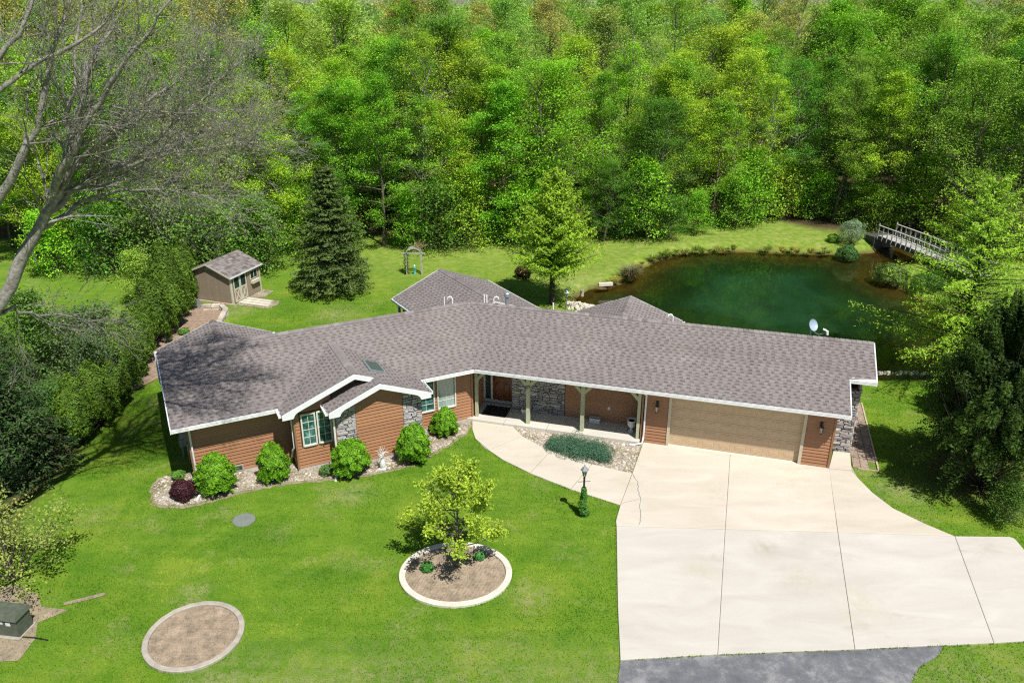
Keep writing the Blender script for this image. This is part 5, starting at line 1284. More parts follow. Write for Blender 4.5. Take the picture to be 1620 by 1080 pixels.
for k in range(n_h):
    t = k / (n_h - 1); x = -20.2 + 2.0 * t + .3 * sin(t * 9); y = 46.0 - 18.0 * t + .4 * rnd.random()
    if y < 30: x = -18.2 - (30 - y) * .05
    s = rnd.uniform(.85, 1.25)
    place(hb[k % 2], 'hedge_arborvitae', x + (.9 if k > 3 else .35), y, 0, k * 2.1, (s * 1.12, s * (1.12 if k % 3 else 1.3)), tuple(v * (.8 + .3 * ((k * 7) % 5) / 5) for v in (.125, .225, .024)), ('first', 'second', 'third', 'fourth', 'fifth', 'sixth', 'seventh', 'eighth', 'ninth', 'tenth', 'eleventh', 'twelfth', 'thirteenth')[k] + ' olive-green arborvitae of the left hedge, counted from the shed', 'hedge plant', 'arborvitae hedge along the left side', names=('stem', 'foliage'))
# broad-leaf growth behind and in front of the hedge
for k, (x, y, s, c, lab) in enumerate(((-21.6, 44, .62, (.2, .3, .04), 'loose light green shrub behind the hedge top end'), (-22.6, 36.0, .60, (.12, .17, .05), 'pale twiggy shrub behind the middle of the hedge'), (-22.2, 33.5, .85, (.09, .17, .03), 'mid-green shrub behind the near end of the hedge'),
                                       (-19.2, 48.2, 1.15, (.10, .19, .03), 'leafy shrub behind the garden shed'), (-16.2, 50.2, .95, (.09, .19, .02), 'bright shrub to the right behind the garden shed'), (-22.5, 49.5, 1.25, (.10, .165, .03), 'tall loose shrub left behind the garden shed'), (-20.4, 27.8, .6, (.06, .13, .02), 'dark green shrub at the foot of the left spruce'),
                                       (-18.4, 28.6, .5, (.05, .12, .02), 'low deep green shrub at the near end of the hedge'), (-18.0, 31.4, .62, (.055, .10, .03), 'dark loose shrub in front of the hedge near end'), (-19.6, 33.8, .8, (.07, .11, .04), 'grey-green twiggy shrub mixed into the hedge'))):
    place(PS[k % 2], 'shrub', x, y, 0, k * 1.7, s, tuple(1.6 * v for v in c), lab, 'shrub')
# yellow-green budding shrub at the left frame edge
W, tips = Wood(), []
rg = random.Random(9)
for k in range(13):
    az = k * 2.4; el = rg.uniform(.55, 1.3); grow(W, tips, rg, Vector((0, 0, 0)), Vector((cos(az) * cos(el), sin(az) * cos(el), sin(el))), 2.2, .028, 0, 2, 5, .13, .02, (6, 4), (.4, .8), (.4, .6), .25, .3)
T = np.array([t[0][:] for t in tips]); n = 5600; kk = NR.integers(0, len(T), n); P = T[kk] + NR.normal(0, .13, (n, 3)); ok = P[:, 2] > .2
place((W.mesh('stem', M['bark_mid'], thick=.015), leaves_mesh('foliage', P[ok], .042 * NR.uniform(.6, 1.3, ok.sum()), M['leaf'], NR.normal(.55, .16, ok.sum()))), 'budding_shrub', -15.3, 19.7, 0, 0, 1.0, (.30, .36, .08), 'twiggy shrub with small yellow-green leaves at the left edge of the front lawn', 'shrub', names=('stem', 'foliage'))

# ---- the small ornamental tree in the round bed
W, tips = Wood(), []; rg = random.Random(21)
p = Vector((0, 0, 0)); d = Vector((0, 0, 1)); pts = [p]
for i in range(8):
    d = (d + Vector((rg.gauss(0, .05), rg.gauss(0, .05), 0))).normalized(); q = p + d * .40; W.seg(p, q, .065 * (1 - i / 9), .065 * (1 - (i + 1) / 9)); p = q; pts.append(p)
for k in range(22):
    t = .25 + .72 * k / 22; i = int(t * 8); q = pts[i].lerp(pts[min(i + 1, 8)], t * 8 - i); az = k * 2.4; el = .12 + .95 * (t - .25)
    ln = 1.8 * (1 - .64 * (t - .25) / .75) * rg.uniform(.7, 1.15)
    grow(W, tips, rg, q, Vector((cos(az) * cos(el), sin(az) * cos(el), sin(el))), ln, .022, 1, 2, 4, .12, .07, (0, 6, 3), (.4, .8), (.35, .5), .3, .3)
T = np.array([t[0][:] for t in tips]); n = 9500; kk = NR.integers(0, len(T), n); cb = NR.normal(0, .12, len(T)); P = T[kk] + NR.normal(0, .085, (n, 3))
place((W.mesh('trunk', M['bark_mid'], thick=.015), leaves_mesh('crown', P, .046 * NR.uniform(.6, 1.3, n), M['leaf'], .55 + cb[kk] + NR.normal(0, .14, n), .3)), 'ornamental_tree', -1.72, 20.25, .03, 0, 1.0, (.36, .48, .045), 'small young tree with sparse yellow-green leaves in the round bed', 'tree')
def clump(name, x, y, z, rx, rz, n, leaf, col, label, cat, seed=1, mat='leaf', asp=.5, parent=None):
    b = bush(seed, rx, rz, n, leaf, 18, mat=mat, asp=asp); col = tuple(1.5 * v for v in col)
    return place(b, name, x, y, z, seed, 1.0, col, label, cat, names=('stem', 'foliage'))
x, y = at(676, 903); clump('perennial', x, y, .04, .22, .25, 700, .05, (.05, .17, .03), 'small dark green leafy plant at the left in the round tree bed', 'plant', 3)
x, y = at(759, 886); clump('perennial', x, y, .04, .20, .25, 700, .045, (.06, .20, .05), 'small green leafy plant at the right in the round tree bed', 'plant', 4)
# purple barberry, small plants, junipers
x, y = at(290, 792); clump('barberry_bush', x, y + .15, 0, .52, .75, 5000, .032, (.055, .014, .022), 'dark purple barberry bush at the left end of the gravel bed', 'bush', 5)
x, y = at(283, 758); clump('perennial', x, y, 0, .28, .38, 900, .04, (.10, .22, .03), 'little bright green plant behind the purple barberry', 'plant', 6)
x, y = at(518, 750); clump('perennial', x, y, 0, .30, .42, 900, .04, (.08, .16, .04), 'leggy green plant between the gable window and the third bush', 'plant', 7)
x, y = at(514, 733); W = Wood(); Pq = []
for k in range(6): a = k * 1.1; e = (cos(a) * .16, sin(a) * .12, 1.0 + .05 * k); W.seg((0, 0, 0), e, .008, .004); Pq += [(e[0] * t, e[1] * t, e[2] * t) for t in np.linspace(.45, 1, 26)]
Pq = np.array(Pq) + NR.normal(0, .05, (len(Pq), 3)); place((W.mesh('stem', M['bark_mid'], 4), leaves_mesh('foliage', Pq, .045, M['leaf'], NR.normal(.5, .15, len(Pq)))), 'tall_plant', x, y - .02, 0, 0, 1, (.12, .2, .05), 'tall thin leafy plant in front of the gable double window', 'plant', names=('stem', 'foliage'))
def juniper(x0, y0, x1, y1):
    r = root('juniper_bush', ((x0 + x1) / 2, (y0 + y1) / 2, 0), 'low spreading blue-green juniper in the gravel between porch and walkway', 'bush')
    NP = np.random.default_rng(8); n = 30000; t = NP.random(n); s = NP.normal(0, .33, n)
    nl = 90; cx = np.linspace(.04, .96, nl); cy = NP.normal(0, .26, nl); hh = NP.uniform(.30, .55, nl)
    k = NP.integers(0, nl, n); ct, cy_ = cx[k], cy[k]; g = NP.normal(0, 1, (n, 3)); g /= np.linalg.norm(g, axis=1, keepdims=True); g[:, 2] = np.abs(g[:, 2])
    L_ = sqrt((x1 - x0) ** 2 + (y1 - y0) ** 2); ux, uy = (x1 - x0) / L_, (y1 - y0) / L_
    a = (ct - .5) * L_ + g[:, 0] * .30; b = cy_ * (1.3 - abs(ct - .5)) + g[:, 1] * .28; z = .06 + g[:, 2] * hh[k] * NP.uniform(.6, 1, n)
    P = np.stack([a * ux - b * uy, a * uy + b * ux, z], 1); N = g + NP.normal(0, .5, (n, 3))
    o = add_obj('foliage', leaves_mesh('foliage', P, .026 * NP.uniform(.6, 1.3, n), M['needle'], .45 + .35 * (g[:, 2] - .5) + NP.normal(0, .13, n), aspect=.35, N=N, rng=NP), r); o.color = (.085, .19, .12, 1)
    W = Wood()
    for i in range(14): W.seg((0, 0, .02), ((cx[i] - .5) * L_ * ux, (cx[i] - .5) * L_ * uy, .2), .02, .008)
    add_obj('stem', W.mesh('stem', M['bark_dark'], 4), r)
juniper(1.50, 27.75, 3.85, 26.85)
# ivy on the lamp post
NP = np.random.default_rng(4); n = 1300; z = NP.random(n) ** 1.3 * 1.15; a = NP.uniform(0, 2 * pi, n); rr = .06 + .13 * (1.1 - z / 1.2) * NP.random(n) ** 1.5 * (1 + .5 * np.sin(z * 9 + a))
P = np.stack([rr * np.cos(a), rr * np.sin(a), z], 1); o = add_obj('ivy', leaves_mesh('ivy', P, .050, M['leaf'], NP.normal(.45, .25, n), N=np.stack([np.cos(a), np.sin(a), .5 + 0 * a], 1) + NP.normal(0, .4, (n, 3)), rng=NP), LAMP); o.color = (.08, .23, .03, 1)

# ---- big leafless maple at the left: guided limbs, then twigs
def survey(px, py, Y):
    t = CAM_T; v = Vector((px - 810, CAM_F * cos(t) + (540 - py) * sin(t), -CAM_F * sin(t) + (540 - py) * cos(t))); k = Y / v.y
    return Vector((v.x * k, Y, CAM_H + v.z * k))
def maple():
    rg = random.Random(77); W = Wood(); tips = []
    base = Vector((-17.2, 19.2, 0))
    limbs = [  # (pixel x, y, depth) polylines with start and end radius
        ([(-40, 560, 20.2), (0, 480, 20.6), (38, 400, 21), (75, 335, 21.2), (110, 260, 21.5), (128, 170, 22), (150, 90, 22.5), (190, 20, 23)], .26, .04),
        ([(75, 335, 21.2), (100, 320, 21.6), (150, 278, 22), (215, 250, 22.6), (300, 218, 23.2), (370, 188, 23.6)], .13, .02),
        ([(60, 365, 21.1), (92, 345, 21.8), (130, 318, 22.4), (190, 316, 22.8), (270, 346, 23.2)], .10, .02),
        ([(80, 320, 21.3), (95, 270, 21.0), (130, 205, 20.8), (170, 140, 20.6), (230, 60, 20.4), (260, 10, 20.4)], .15, .03),
        ([(90, 300, 21.4), (140, 240, 22), (200, 190, 22.6), (280, 130, 23.4), (330, 70, 24)], .12, .02),
        ([(0, 310, 20.0), (40, 235, 20), (62, 190, 20), (80, 90, 20.3), (105, 20, 20.5)], .14, .04),
        ([(-30, 160, 19.5), (40, 112, 19.8), (120, 70, 20), (180, 15, 20.4)], .09, .03),
        ([(-10, 500, 20.5), (22, 485, 20.9), (60, 500, 21.6), (110, 500, 22.3), (150, 508, 23)], .075, .02),
        ([(-30, 125, 19.6), (0, 90, 19.8), (40, 30, 20), (60, -30, 20.2)], .10, .04),
        ([(85, 280, 21.8), (165, 225, 21.4), (235, 175, 21.2), (290, 180, 21.6)], .08, .02),
        ([(110, 255, 21.5), (105, 190, 22.4), (120, 120, 23.2), (125, 40, 24), (140, -30, 24.5)], .10, .03),
        ([(120, 300, 22), (170, 290, 23.5), (235, 275, 25), (310, 290, 26)], .06, .015),
        ([(150, 278, 22), (210, 262, 21.6), (280, 240, 21.6), (350, 232, 21.8), (385, 225, 22)], .08, .02),
        ([(130, 318, 22.4), (190, 300, 21.4), (260, 300, 21), (330, 312, 21)], .07, .018),
        ([(215, 250, 22.6), (270, 200, 22), (330, 150, 22), (365, 110, 22.2)], .07, .018),
        ([(150, 278, 22), (200, 255, 24), (270, 215, 24.8), (340, 200, 25.4)], .07, .018)]
    first = [survey(*p) for p in limbs[0][0]]
    trunk = [base, base + Vector((.5, .2, 3)), base + Vector((1.5, .5, 6.2)), first[0]]
    for i in range(3): W.seg(trunk[i], trunk[i + 1], (.44, .35, .28)[i], (.35, .28, .22)[i])
    for li, (pp, r0, r1) in enumerate(limbs):
        r0 *= .82; r1 *= .8
        pts = [survey(*p) for p in pp]
        # densify and roughen
        q = []
        for a, b in zip(pts, pts[1:]):
            for j in range(3): q.append(a.lerp(b, j / 3) + Vector((rg.gauss(0, .04), rg.gauss(0, .06), rg.gauss(0, .04))) * (1 if j else 0))
        q.append(pts[-1]); n = len(q) - 1
        if li in (5, 6, 8): W.seg(trunk[2] + Vector((0, 0, 2)), q[0], r0 * 1.2, r0)
        for i in range(n): W.seg(q[i], q[i + 1], r0 + (r1 - r0) * i / n, r0 + (r1 - r0) * (i + 1) / n)
        L_ = sum((b - a).length for a, b in zip(q, q[1:])); nk = int(L_ * (6.5 if li in (1, 4, 12, 13, 14, 15) else 3.6))
        for k in range(nk):
            t = (.22 if li else .38) + (.78 if li else .62) * (k + rg.random()) / nk; i = min(int(t * n), n - 1); f = t * n - i; s = q[i].lerp(q[i + 1], f); d = (q[i + 1] - q[i]).normalized()
            dd = rot_towards(d, rg.uniform(.35, .8), rg.uniform(0, 2 * pi)); dd = (dd + Vector((.12, .05, .10))).normalized()
            grow(W, tips, rg, s, dd, rg.uniform(1.3, 2.6) * (1.1 - .4 * t), max(.013, (r0 + (r1 - r0) * t) * .34), 1, 3, 5, .17, .03, (0, 6, 5, 4), (.35, .75), (.42, .62), .2, .25)
        grow(W, tips, rg, q[-1], d, 1.6, r1, 1, 3, 5, .1, .03, (0, 6, 5, 4), (.35, .7), (.45, .62), .2, .2)
    print('maple segments', len(W.a), 'tips', len(tips))
    r = root('bare_maple_tree', base, 'huge nearly leafless grey maple spreading its branches from the left edge', 'tree')
    off = np.array(base)
    W.a = [tuple(np.array(a) - off) for a in W.a]; W.b = [tuple(np.array(b) - off) for b in W.b]
    add_obj('trunk', W.mesh('trunk', M['bark_grey'], thick=.03), r)
    T = np.array([t[0][:] for t in tips]) - off; n = 20000; kk = NR.integers(0, len(T), n); P = T[kk] + NR.normal(0, .12, (n, 3))
    o = add_obj('leaf_buds', leaves_mesh('leaf_buds', P, .022 * NR.uniform(.6, 1.4, n), M['leaf'], NR.normal(.6, .2, n)), r); o.color = (.30, .34, .09, 1)
MINR[0] = .0058
maple()
# ================================================================ SMALL STRUCTURES ROUND THE GARDEN
# ---- shed
S0 = at(304, 473); S1 = at(369, 482); S2 = at(418, 461)
sx, sy = Vector(S1) - Vector(S0), Vector(S2) - Vector(S1)
SW = 2.95; SD = 2.60
sang = math.degrees(atan2(sx.y, sx.x))
SF = Fr(S0, sang)           # u along the plain end wall, -v runs back along the door side
SH = 1.72; ov = .16; SDL = 2.75
shed = root('garden_shed', (S0[0], S0[1], 0), 'small tan garden shed with shingle roof and white cross-braced double doors', 'shed')
T = SF.T()
m = MB(); m.box(0, SW, -SDL, 0, .02, SH, T)
rp = SH + .62
m.hexa([SF(.0, 0, SH), SF(SW, 0, SH), SF(SW * .5, 0, rp)], [SF(.0, -SDL, SH), SF(SW, -SDL, SH), SF(SW * .5, -SDL, rp)])
wl = m.build('wall', M['shed_wall'], shed)
for k in range(16):     # vertical grooved boards of the end wall and door side
    a = k * SW / 16; m = MB(); m.cur = rnd.uniform(.94, 1.06); ztop = SH + .62 * (1 - abs(a + SW / 32 - SW / 2) / (SW / 2)) - .06
    m.box(a + .004, a + SW / 16 - .004, 0, .014, .02, max(SH - .05, ztop), T); m.build('board', M['shed_wall'], wl)
dF = SF.sub(SW, 0, 90); TD = dF.T()      # u' runs back (-v), v' points to the right
for k in range(7):
    a = 1.55 + k * (SDL - 1.55) / 7; m = MB(); m.cur = rnd.uniform(.94, 1.06); m.box(a + .004, a + (SDL - 1.55) / 7 - .004, 0, .014, .02, SH - .02, TD); m.build('board', M['shed_wall'], wl)
for a_ in ((-.03, .05, -.05, .035, T), (SW - .05, SW + .036, -.09, .035, T), (SDL - .06, SDL + .02, -.03, .035, TD)):
    m = MB(); m.box(*a_[:4], 0, SH, a_[4]); m.build('corner_trim', M['shed_trim'], shed)
# roof
m = MB(); half = SW / 2 + ov; zr = rp + .05; slope = .62 / (SW / 2)
for s_ in (-1, 1):
    c = [SF(SW / 2, ov, zr), SF(SW / 2 + s_ * half, ov, zr - slope * half), SF(SW / 2 + s_ * half, -SDL - ov, zr - slope * half), SF(SW / 2, -SDL - ov, zr)]
    m.hexa([(x, y, z - .05) for x, y, z in c], c)
sr = m.build('roof', M['shed_trim'], shed)
for s_ in (-1, 1):
    m = MB(); rows = 10
    for r_ in range(rows):
        d0 = half * (1 - r_ / rows); d1 = half * (1 - (r_ + 1) / rows); v = ov
        while v > -SDL - ov:
            w = rnd.uniform(.14, .3); v2 = max(v - w, -SDL - ov); m.cur = min(1, max(.0, rnd.gauss(.6, .18) - (.3 if rnd.random() < .3 else 0)))
            P = lambda d, vv, h: SF(SW / 2 + s_ * d, vv, zr - slope * d + h)
            m.poly([P(d0 + .01, v, .03), P(d0 + .01, v2, .03), P(d1, v2, .012), P(d1, v, .012)]); m.poly([P(d0 + .01, v, .0), P(d0 + .01, v2, .0), P(d0 + .01, v2, .03), P(d0 + .01, v, .03)]); v = v2
    m.build('shingle', M['shingle'], sr, kind='stuff')
for s_ in (-1, 1):
    m = MB(); q = [(0, zr + .01), (half, zr - slope * half + .01), (half, zr - slope * half - .09), (0, zr - .09)]
    m.hexa([SF(SW / 2 + s_ * a, ov + .002, z) for a, z in q], [SF(SW / 2 + s_ * a, ov + .03, z) for a, z in q]); m.build('rake_board', M['shed_trim'], shed)
m = MB(); m.box(SW / 2 + half, SW / 2 + half + .03, -SDL - ov, ov, zr - slope * half - .08, zr - slope * half + .01, T); m.build('eave_board', M['white_trim'], shed)
m = MB(); m.box(SW / 2 - .10, SW / 2 + .10, .014, .03, rp - .33, rp - .19, T); m.build('gable_vent', M['dish_blue'], shed)
# double doors with X braces and dark upper windows
for k in range(2):
    a = .22 + k * .60; b = a + .58; m = MB(); m.box(a, b, .014, .03, .06, 1.62, TD); dr = m.build('shed_door', M['shed_wall'], shed)
    m = MB(); m.box(a, a + .07, .03, .05, .06, 1.62, TD); m.box(b - .07, b, .03, .05, .06, 1.62, TD)
    for z in (.06, .80, 1.55): m.box(a + .07, b - .07, .03, .05, z, z + .07, TD)
    m.build('door_frame', M['shed_trim'], dr)
    for sgn in (0, 1):
        m = MB(); q = [(a + .07, .13), (a + .13, .13), (b - .07, .80), (b - .13, .80)]
        if sgn: q = [(a + b - u, z) for u, z in q]
        m.hexa([dF(u, .03, z) for u, z in q], [dF(u, .048 + sgn * .003, z) for u, z in q]); m.build('brace', M['shed_trim'], dr)
    m = MB(); m.box(a + .08, b - .08, .03, .036, .89, 1.54, TD); m.build('pane', M['window_glass'], dr)
m = MB(); m.box(1.80, 2.50, .014, .04, .98, 1.50, TD); wd = m.build('window', M['shed_trim'], shed)
m = MB(); m.box(1.86, 2.12, .04, .046, 1.04, 1.45, TD); m.box(2.18, 2.44, .04, .046, 1.04, 1.45, TD); m.build('pane', M['window_glass'], wd)
m = MB(); m.box(1.78, 2.52, .04, .22, .74, .92, TD); m.build('window_box', M['shed_trim'], shed)
# concrete strips of the shed ramp, timber edging
rmp = MB(); rq = [at(372, 484), at(402, 488.5), at(455, 487), at(440, 480), at(412, 474), at(404, 466)]
for k in range(3):
    x0 = .35 + k * .34; m = MB(); m.cur = rnd.uniform(.85, 1.0); m.box(x0, x0 + .26, .10, 2.1 - k * .12, .0, .055, TD); tag(m.build('ramp_board', M['edge_concrete']), 'pale ramp strip ' + ('nearest the house' if k == 0 else ('in the middle of three' if k == 1 else 'farthest from the house')) + ' before the shed doors', 'ramp strip', 'ramp strips before the shed')
flat('gravel_bed', [dF(*p) for p in ((.05, .05), (.05, 2.3), (.8, 2.5), (1.5, 2.2), (1.45, 1.0), (2.9, .8), (2.9, .05))], .014, M['gravel_bed'])
m = MB(); m.box(-.3, SW + .3, .10, .20, 0, .10, T); tag(m.build('timber_edging', M['weathered_wood']), 'weathered timber edging along the foot of the shed end wall', 'edging')
# retaining wall of the mulch bed
r = root('retaining_wall', (-16.6, 40, 0), 'low curved stone retaining wall along the mulch bed behind the house', 'wall')
pts = [(-17.9, 43.2), (-16.9, 43.3), (-16.35, 42.6), (-16.2, 41.4), (-16.0, 40.0), (-15.9, 38.6), (-15.95, 37.2), (-16.1, 35.8)]
for a, b in zip(pts, pts[1:]):
    a = Vector(a); b = Vector(b); n = max(1, int((b - a).length / .36)); d = (b - a).normalized(); nn = Vector((-d.y, d.x))
    for i in range(n):
        p = a + (b - a) * (i + .5) / n
        for lay in range(2):
            m = MB(); m.cur = rnd.uniform(.8, 1.35); w = .15 + rnd.uniform(-.01, .02); hl = (b - a).length / n / 2 - .008; o_ = rnd.uniform(-.02, .02)
            q = [p + d * s1 * hl + nn * (s2 * w + o_) for s1, s2 in ((-1, -1), (1, -1), (1, 1), (-1, 1))]; q2 = [p + (x - p) * .93 for x in q]
            m.hexa([(x.x, x.y, lay * .15) for x in q], [(x.x, x.y, lay * .15 + .142) for x in q2]); m.build('stone', M['fieldstone'], r)
x, y = at(287, 493 + 8); clump('perennial', -17.6, 39.5, .03, .35, .3, 800, .05, (.10, .21, .03), 'low green plant alone in the mulch bed by the hedge', 'plant', 12)
r = root('hose_reel', (-18.4, 43.5, 0), 'grey round garden hose reel at the top of the mulch bed', 'hose reel')
m = MB(); m.tube([(-18.5, 43.5, .32), (-18.2, 43.4, .32)], .22, 14); m.box(-18.55, -18.15, 43.3, 43.6, 0, .12); m.build('reel', M['utility_grey'], r)
# ---- arch with dry vine, teal garden figure
ax, ay = at(656, 434)
r = root('garden_arch', (ax, ay, 0), 'white-grey wooden garden arch with dry vines on the back lawn', 'arch')
for s_ in (-1, 1):
    for dy in (-.18, .18):
        m = MB(); m.box(ax + s_ * .48 - .035, ax + s_ * .48 + .035, ay + dy - .03, ay + dy + .03, 0, 1.50); m.build('post', M['grey_wood'], r)
    for z in (.3, .6, .9, 1.2): m = MB(); m.box(ax + s_ * .48 - .02, ax + s_ * .48 + .02, ay - .15, ay + .15, z, z + .04); m.build('rung', M['grey_wood'], r)
for dy in (-.18, .18):
    m = MB(); n = 12; q = [(ax + .48 * cos(pi * k / n), 1.48 + .34 * sin(pi * k / n)) for k in range(n + 1)]
    for k in range(n):
        (x0, z0), (x1, z1) = q[k], q[k + 1]; m.hexa([(x0, ay + dy - .025, z0 - .05), (x1, ay + dy - .025, z1 - .05), (x1, ay + dy + .025, z1 - .05), (x0, ay + dy + .025, z0 - .05)], [(x0, ay + dy - .025, z0 + .05), (x1, ay + dy - .025, z1 + .05), (x1, ay + dy + .025, z1 + .05), (x0, ay + dy + .025, z0 + .05)])
    m.build('arch_beam', M['grey_wood'], r)
m = MB(); m.box(ax - .78, ax + .78, ay - .21, ay - .17, 1.46, 1.52); m.build('cross_beam', M['grey_wood'], r)
W = Wood(); rg = random.Random(3); tp = []
for k in range(26): a = rg.uniform(0, 2 * pi); grow(W, tp, rg, Vector((rg.uniform(-.1, .5), rg.uniform(-.15, .15), 1.7)), Vector((rg.uniform(-.3, .9), rg.uniform(-.4, .4), rg.uniform(.3, 1.0))).normalized(), rg.uniform(.3, .75), .012, 1, 2, 4, .2, 0, (0, 2), (.3, .7), (.4, .6), .3, .4)
add_obj('dry_vine', W.mesh('dry_vine', M['dead_twig'], 4), r)
n = 700; z = NR.random(n) * 1.75; P = np.stack([-.50 + NR.normal(0, .10, n) + .25 * np.clip(z - 1.4, 0, 1), NR.normal(0, .14, n), z], 1); o = add_obj('vine_leaves', leaves_mesh('vine_leaves', P, .045, M['leaf'], NR.normal(.5, .2, n)), r); o.color = (.11, .19, .03, 1)
gx, gy = ax + .02, ay - .05; r = root('garden_figure', (gx, gy, 0), 'small teal painted garden post ornament standing under the arch', 'ornament')
m = MB(); m.lathe((gx, gy, 0), [(.09, 0), (.07, .1), (.045, .2), (.04, .4), (.10, .44), (.10, .50), (.05, .52)], 12); m.build('body', M['teal_paint'], r)
m = MB(); m.lathe((gx, gy, .52), [(.03, 0), (.06, .05), (.055, .11), (.01, .15)], 12); m.build('ball', M['sticker_white'], r)
flat('soil_patch', [(ax + 1.0 * cos(a * pi / 8), ay + .45 * sin(a * pi / 8)) for a in range(16)], .022, M['soil'])
# red-leaved shrub, path light
x, y = at(828, 440); clump('barberry_bush', x, y, 0, .62, .8, 2600, .05, (.055, .020, .015), 'dark red-brown shrub on the back lawn left of the larch', 'bush', 15)
x, y = at(881, 487 + 4); r = root('path_light', (3.15, 43.2, 0), 'small dark garden lantern on a post right of the larch trunk', 'lamp post')
m = MB(); m.lathe((3.15, 43.2, 0), [(.03, 0), (.03, .8), (.05, .85)], 8); m.build('post', M['utility_grey'], r); m = MB(); m.lathe((3.15, 43.2, .85), [(.05, 0), (.09, .18)], 6); m.build('lamp_glass', M['lamp_glass'], r); m = MB(); m.lathe((3.15, 43.2, 1.03), [(.16, 0), (.12, .04), (.02, .16)], 8); m.build('cap', M['dish_blue'], r)
# ---- pond margin: rubble, log bench, reeds
r = root('riprap', (4.2, 43.4, 0), 'heap of pale rubble stones on the pond corner behind the house', 'stone heap')
Pq = [at(905, 474), at(925, 472), at(945, 482), at(955, 492), at(930, 496), at(912, 484)]
base = np.array([(1, 0, 0), (0, 1, 0), (-1, 0, 0), (0, -1, 0), (0, 0, .7), (.7, .7, .3), (-.7, .7, .35), (-.6, -.7, .3), (.7, -.6, .35)])
k = 0
while k < 150:
    x = rnd.uniform(3.0, 6.2); y = rnd.uniform(41.2, 45.4)
    if pip(np.array([x]), np.array([y]), Pq)[0] or (y - 43.3 + .55 * (x - 4.3)) ** 2 < .35 and 3.2 < x < 5.9:
        s = rnd.uniform(.06, .17); a = rnd.uniform(0, pi); m = MB(); m.cur = rnd.uniform(.9, 1.7); c0, s0 = cos(a), sin(a)
        ring = [(x + (px_ * c0 - py_ * s0) * s * rnd.uniform(.8, 1.2), y + (px_ * s0 + py_ * c0) * s * rnd.uniform(.7, 1.1)) for px_, py_ in ((1, 0), (.6, .7), (-.5, .8), (-1, .1), (-.6, -.7), (.5, -.8))]
        z0 = -.04 - .25 * max(0, y - 43.4 + .6 * (x - 5)); m.hexa([(p[0], p[1], z0) for p in ring], [(x + (p[0] - x) * .7, y + (p[1] - y) * .7, z0 + s * rnd.uniform(.6, 1.0)) for p in ring]); m.build('stone', M['fieldstone'], r); k += 1
bx, by = at(958, 452); m = MB(); bf = Fr((bx, by), 10); m.box(-.45, .45, -.12, .12, .02, .20, bf.T()); tag(m.build('timber_bench', M['edge_concrete']), 'short pale squared timber lying on the pond edge', 'timber')
bx, by = at(921, 466); m = MB(); m.lathe((bx, by, -.1), [(.10, 0), (.11, .38), (.06, .42)], 8); tag(m.build('boulder', M['fieldstone']), 'single upright pale stone at the tip of the rubble heap', 'stone')
def reeds(x, y, z, n, h, col, label, w=.012, spread=.35):
    NP = np.random.default_rng(int(abs(x * 100))); a = NP.uniform(0, 2 * pi, n); r0 = NP.random(n) * spread * .3; ln = h * NP.uniform(.6, 1.1, n); out = spread * NP.uniform(.3, 1.3, n)
    b = np.stack([r0 * np.cos(a), r0 * np.sin(a), 0 * a], 1); md = b + np.stack([out * .35 * np.cos(a), out * .35 * np.sin(a), ln * .7], 1); tp_ = b + np.stack([out * np.cos(a), out * np.sin(a), ln * NP.uniform(.6, 1, n)], 1)
    s = np.stack([-np.sin(a), np.cos(a), 0 * a], 1) * w
    V = np.stack([b - s, b + s, md + s * .8, md - s * .8, tp_ + s * .1, tp_ - s * .1], 1).reshape(-1, 3); i = np.arange(n)[:, None] * 6; F = np.concatenate([i + [0, 1, 2, 3], i + [3, 2, 4, 5]])
    r = root('reed_clump', (x, y, z), label, 'reeds', 'grass clumps at the pond edge'); o = add_obj('blades', np_mesh('blades', V, F, M['blade'], False, dict(tint=np.repeat(np.clip(NP.normal(.5, .2, n), 0, 1), 6))), r); o.color = (*col, 1)
x, y = at(997, 436); reeds(x, y, -.25, 500, 1.0, (.20, .21, .09), 'large pale reed clump at the left pond shore', spread=.8, w=.02)
shore = [(965, 452), (985, 444), (1008, 426), (1032, 411), (1066, 402), (1098, 399), (1135, 396), (1200, 397), (1262, 398), (1315, 400), (1385, 400)]
for k in range(44):
    t = rnd.random() * (len(shore) - 1); i = int(t); px = shore[i][0] + (shore[i + 1][0] - shore[i][0]) * (t - i); py = shore[i][1] + (shore[i + 1][1] - shore[i][1]) * (t - i)
    x, y = at(px, py); reeds(x, y + .1 + .9 * rnd.random(), -.14, rnd.randint(50, 130), .22 + .3 * rnd.random(), (.24 + .12 * rnd.random(), .36, .06), 'low green grass tuft along the far pond shore', spread=.25 + .4 * rnd.random(), w=.016)
# shrubs by the bridge
x, y = at(1345, 386); clump('willow_shrub', x, y, 0, 1.05, 1.9, 5000, .06, (.17, .24, .15), 'silvery green shrub on the far pond bank left of the footbridge', 'shrub', 21, asp=.22)
x, y = at(1318, 383); clump('shrub', x, y, 0, .55, .6, 1500, .05, (.11, .22, .02), 'small yellow-green shrub left of the silvery one on the pond bank', 'shrub', 22)
x, y = at(1340, 402); clump('shrub', x, y - .1, -.35, .95, 1.0, 3500, .055, (.05, .13, .03), 'dark green bush overhanging the water below the silvery shrub', 'shrub', 23)
x, y = at(1410, 440); clump('shrub', x, y, -.35, 1.3, 1.3, 6000, .055, (.10, .16, .03), 'olive rounded bush on the little headland under the footbridge', 'shrub', 24)
x, y = at(1455, 455); clump('shrub', x + .6, y, -.3, 1.2, 1.4, 5000, .055, (.09, .19, .03), 'bright green bush right of the olive one on the headland', 'shrub', 25)
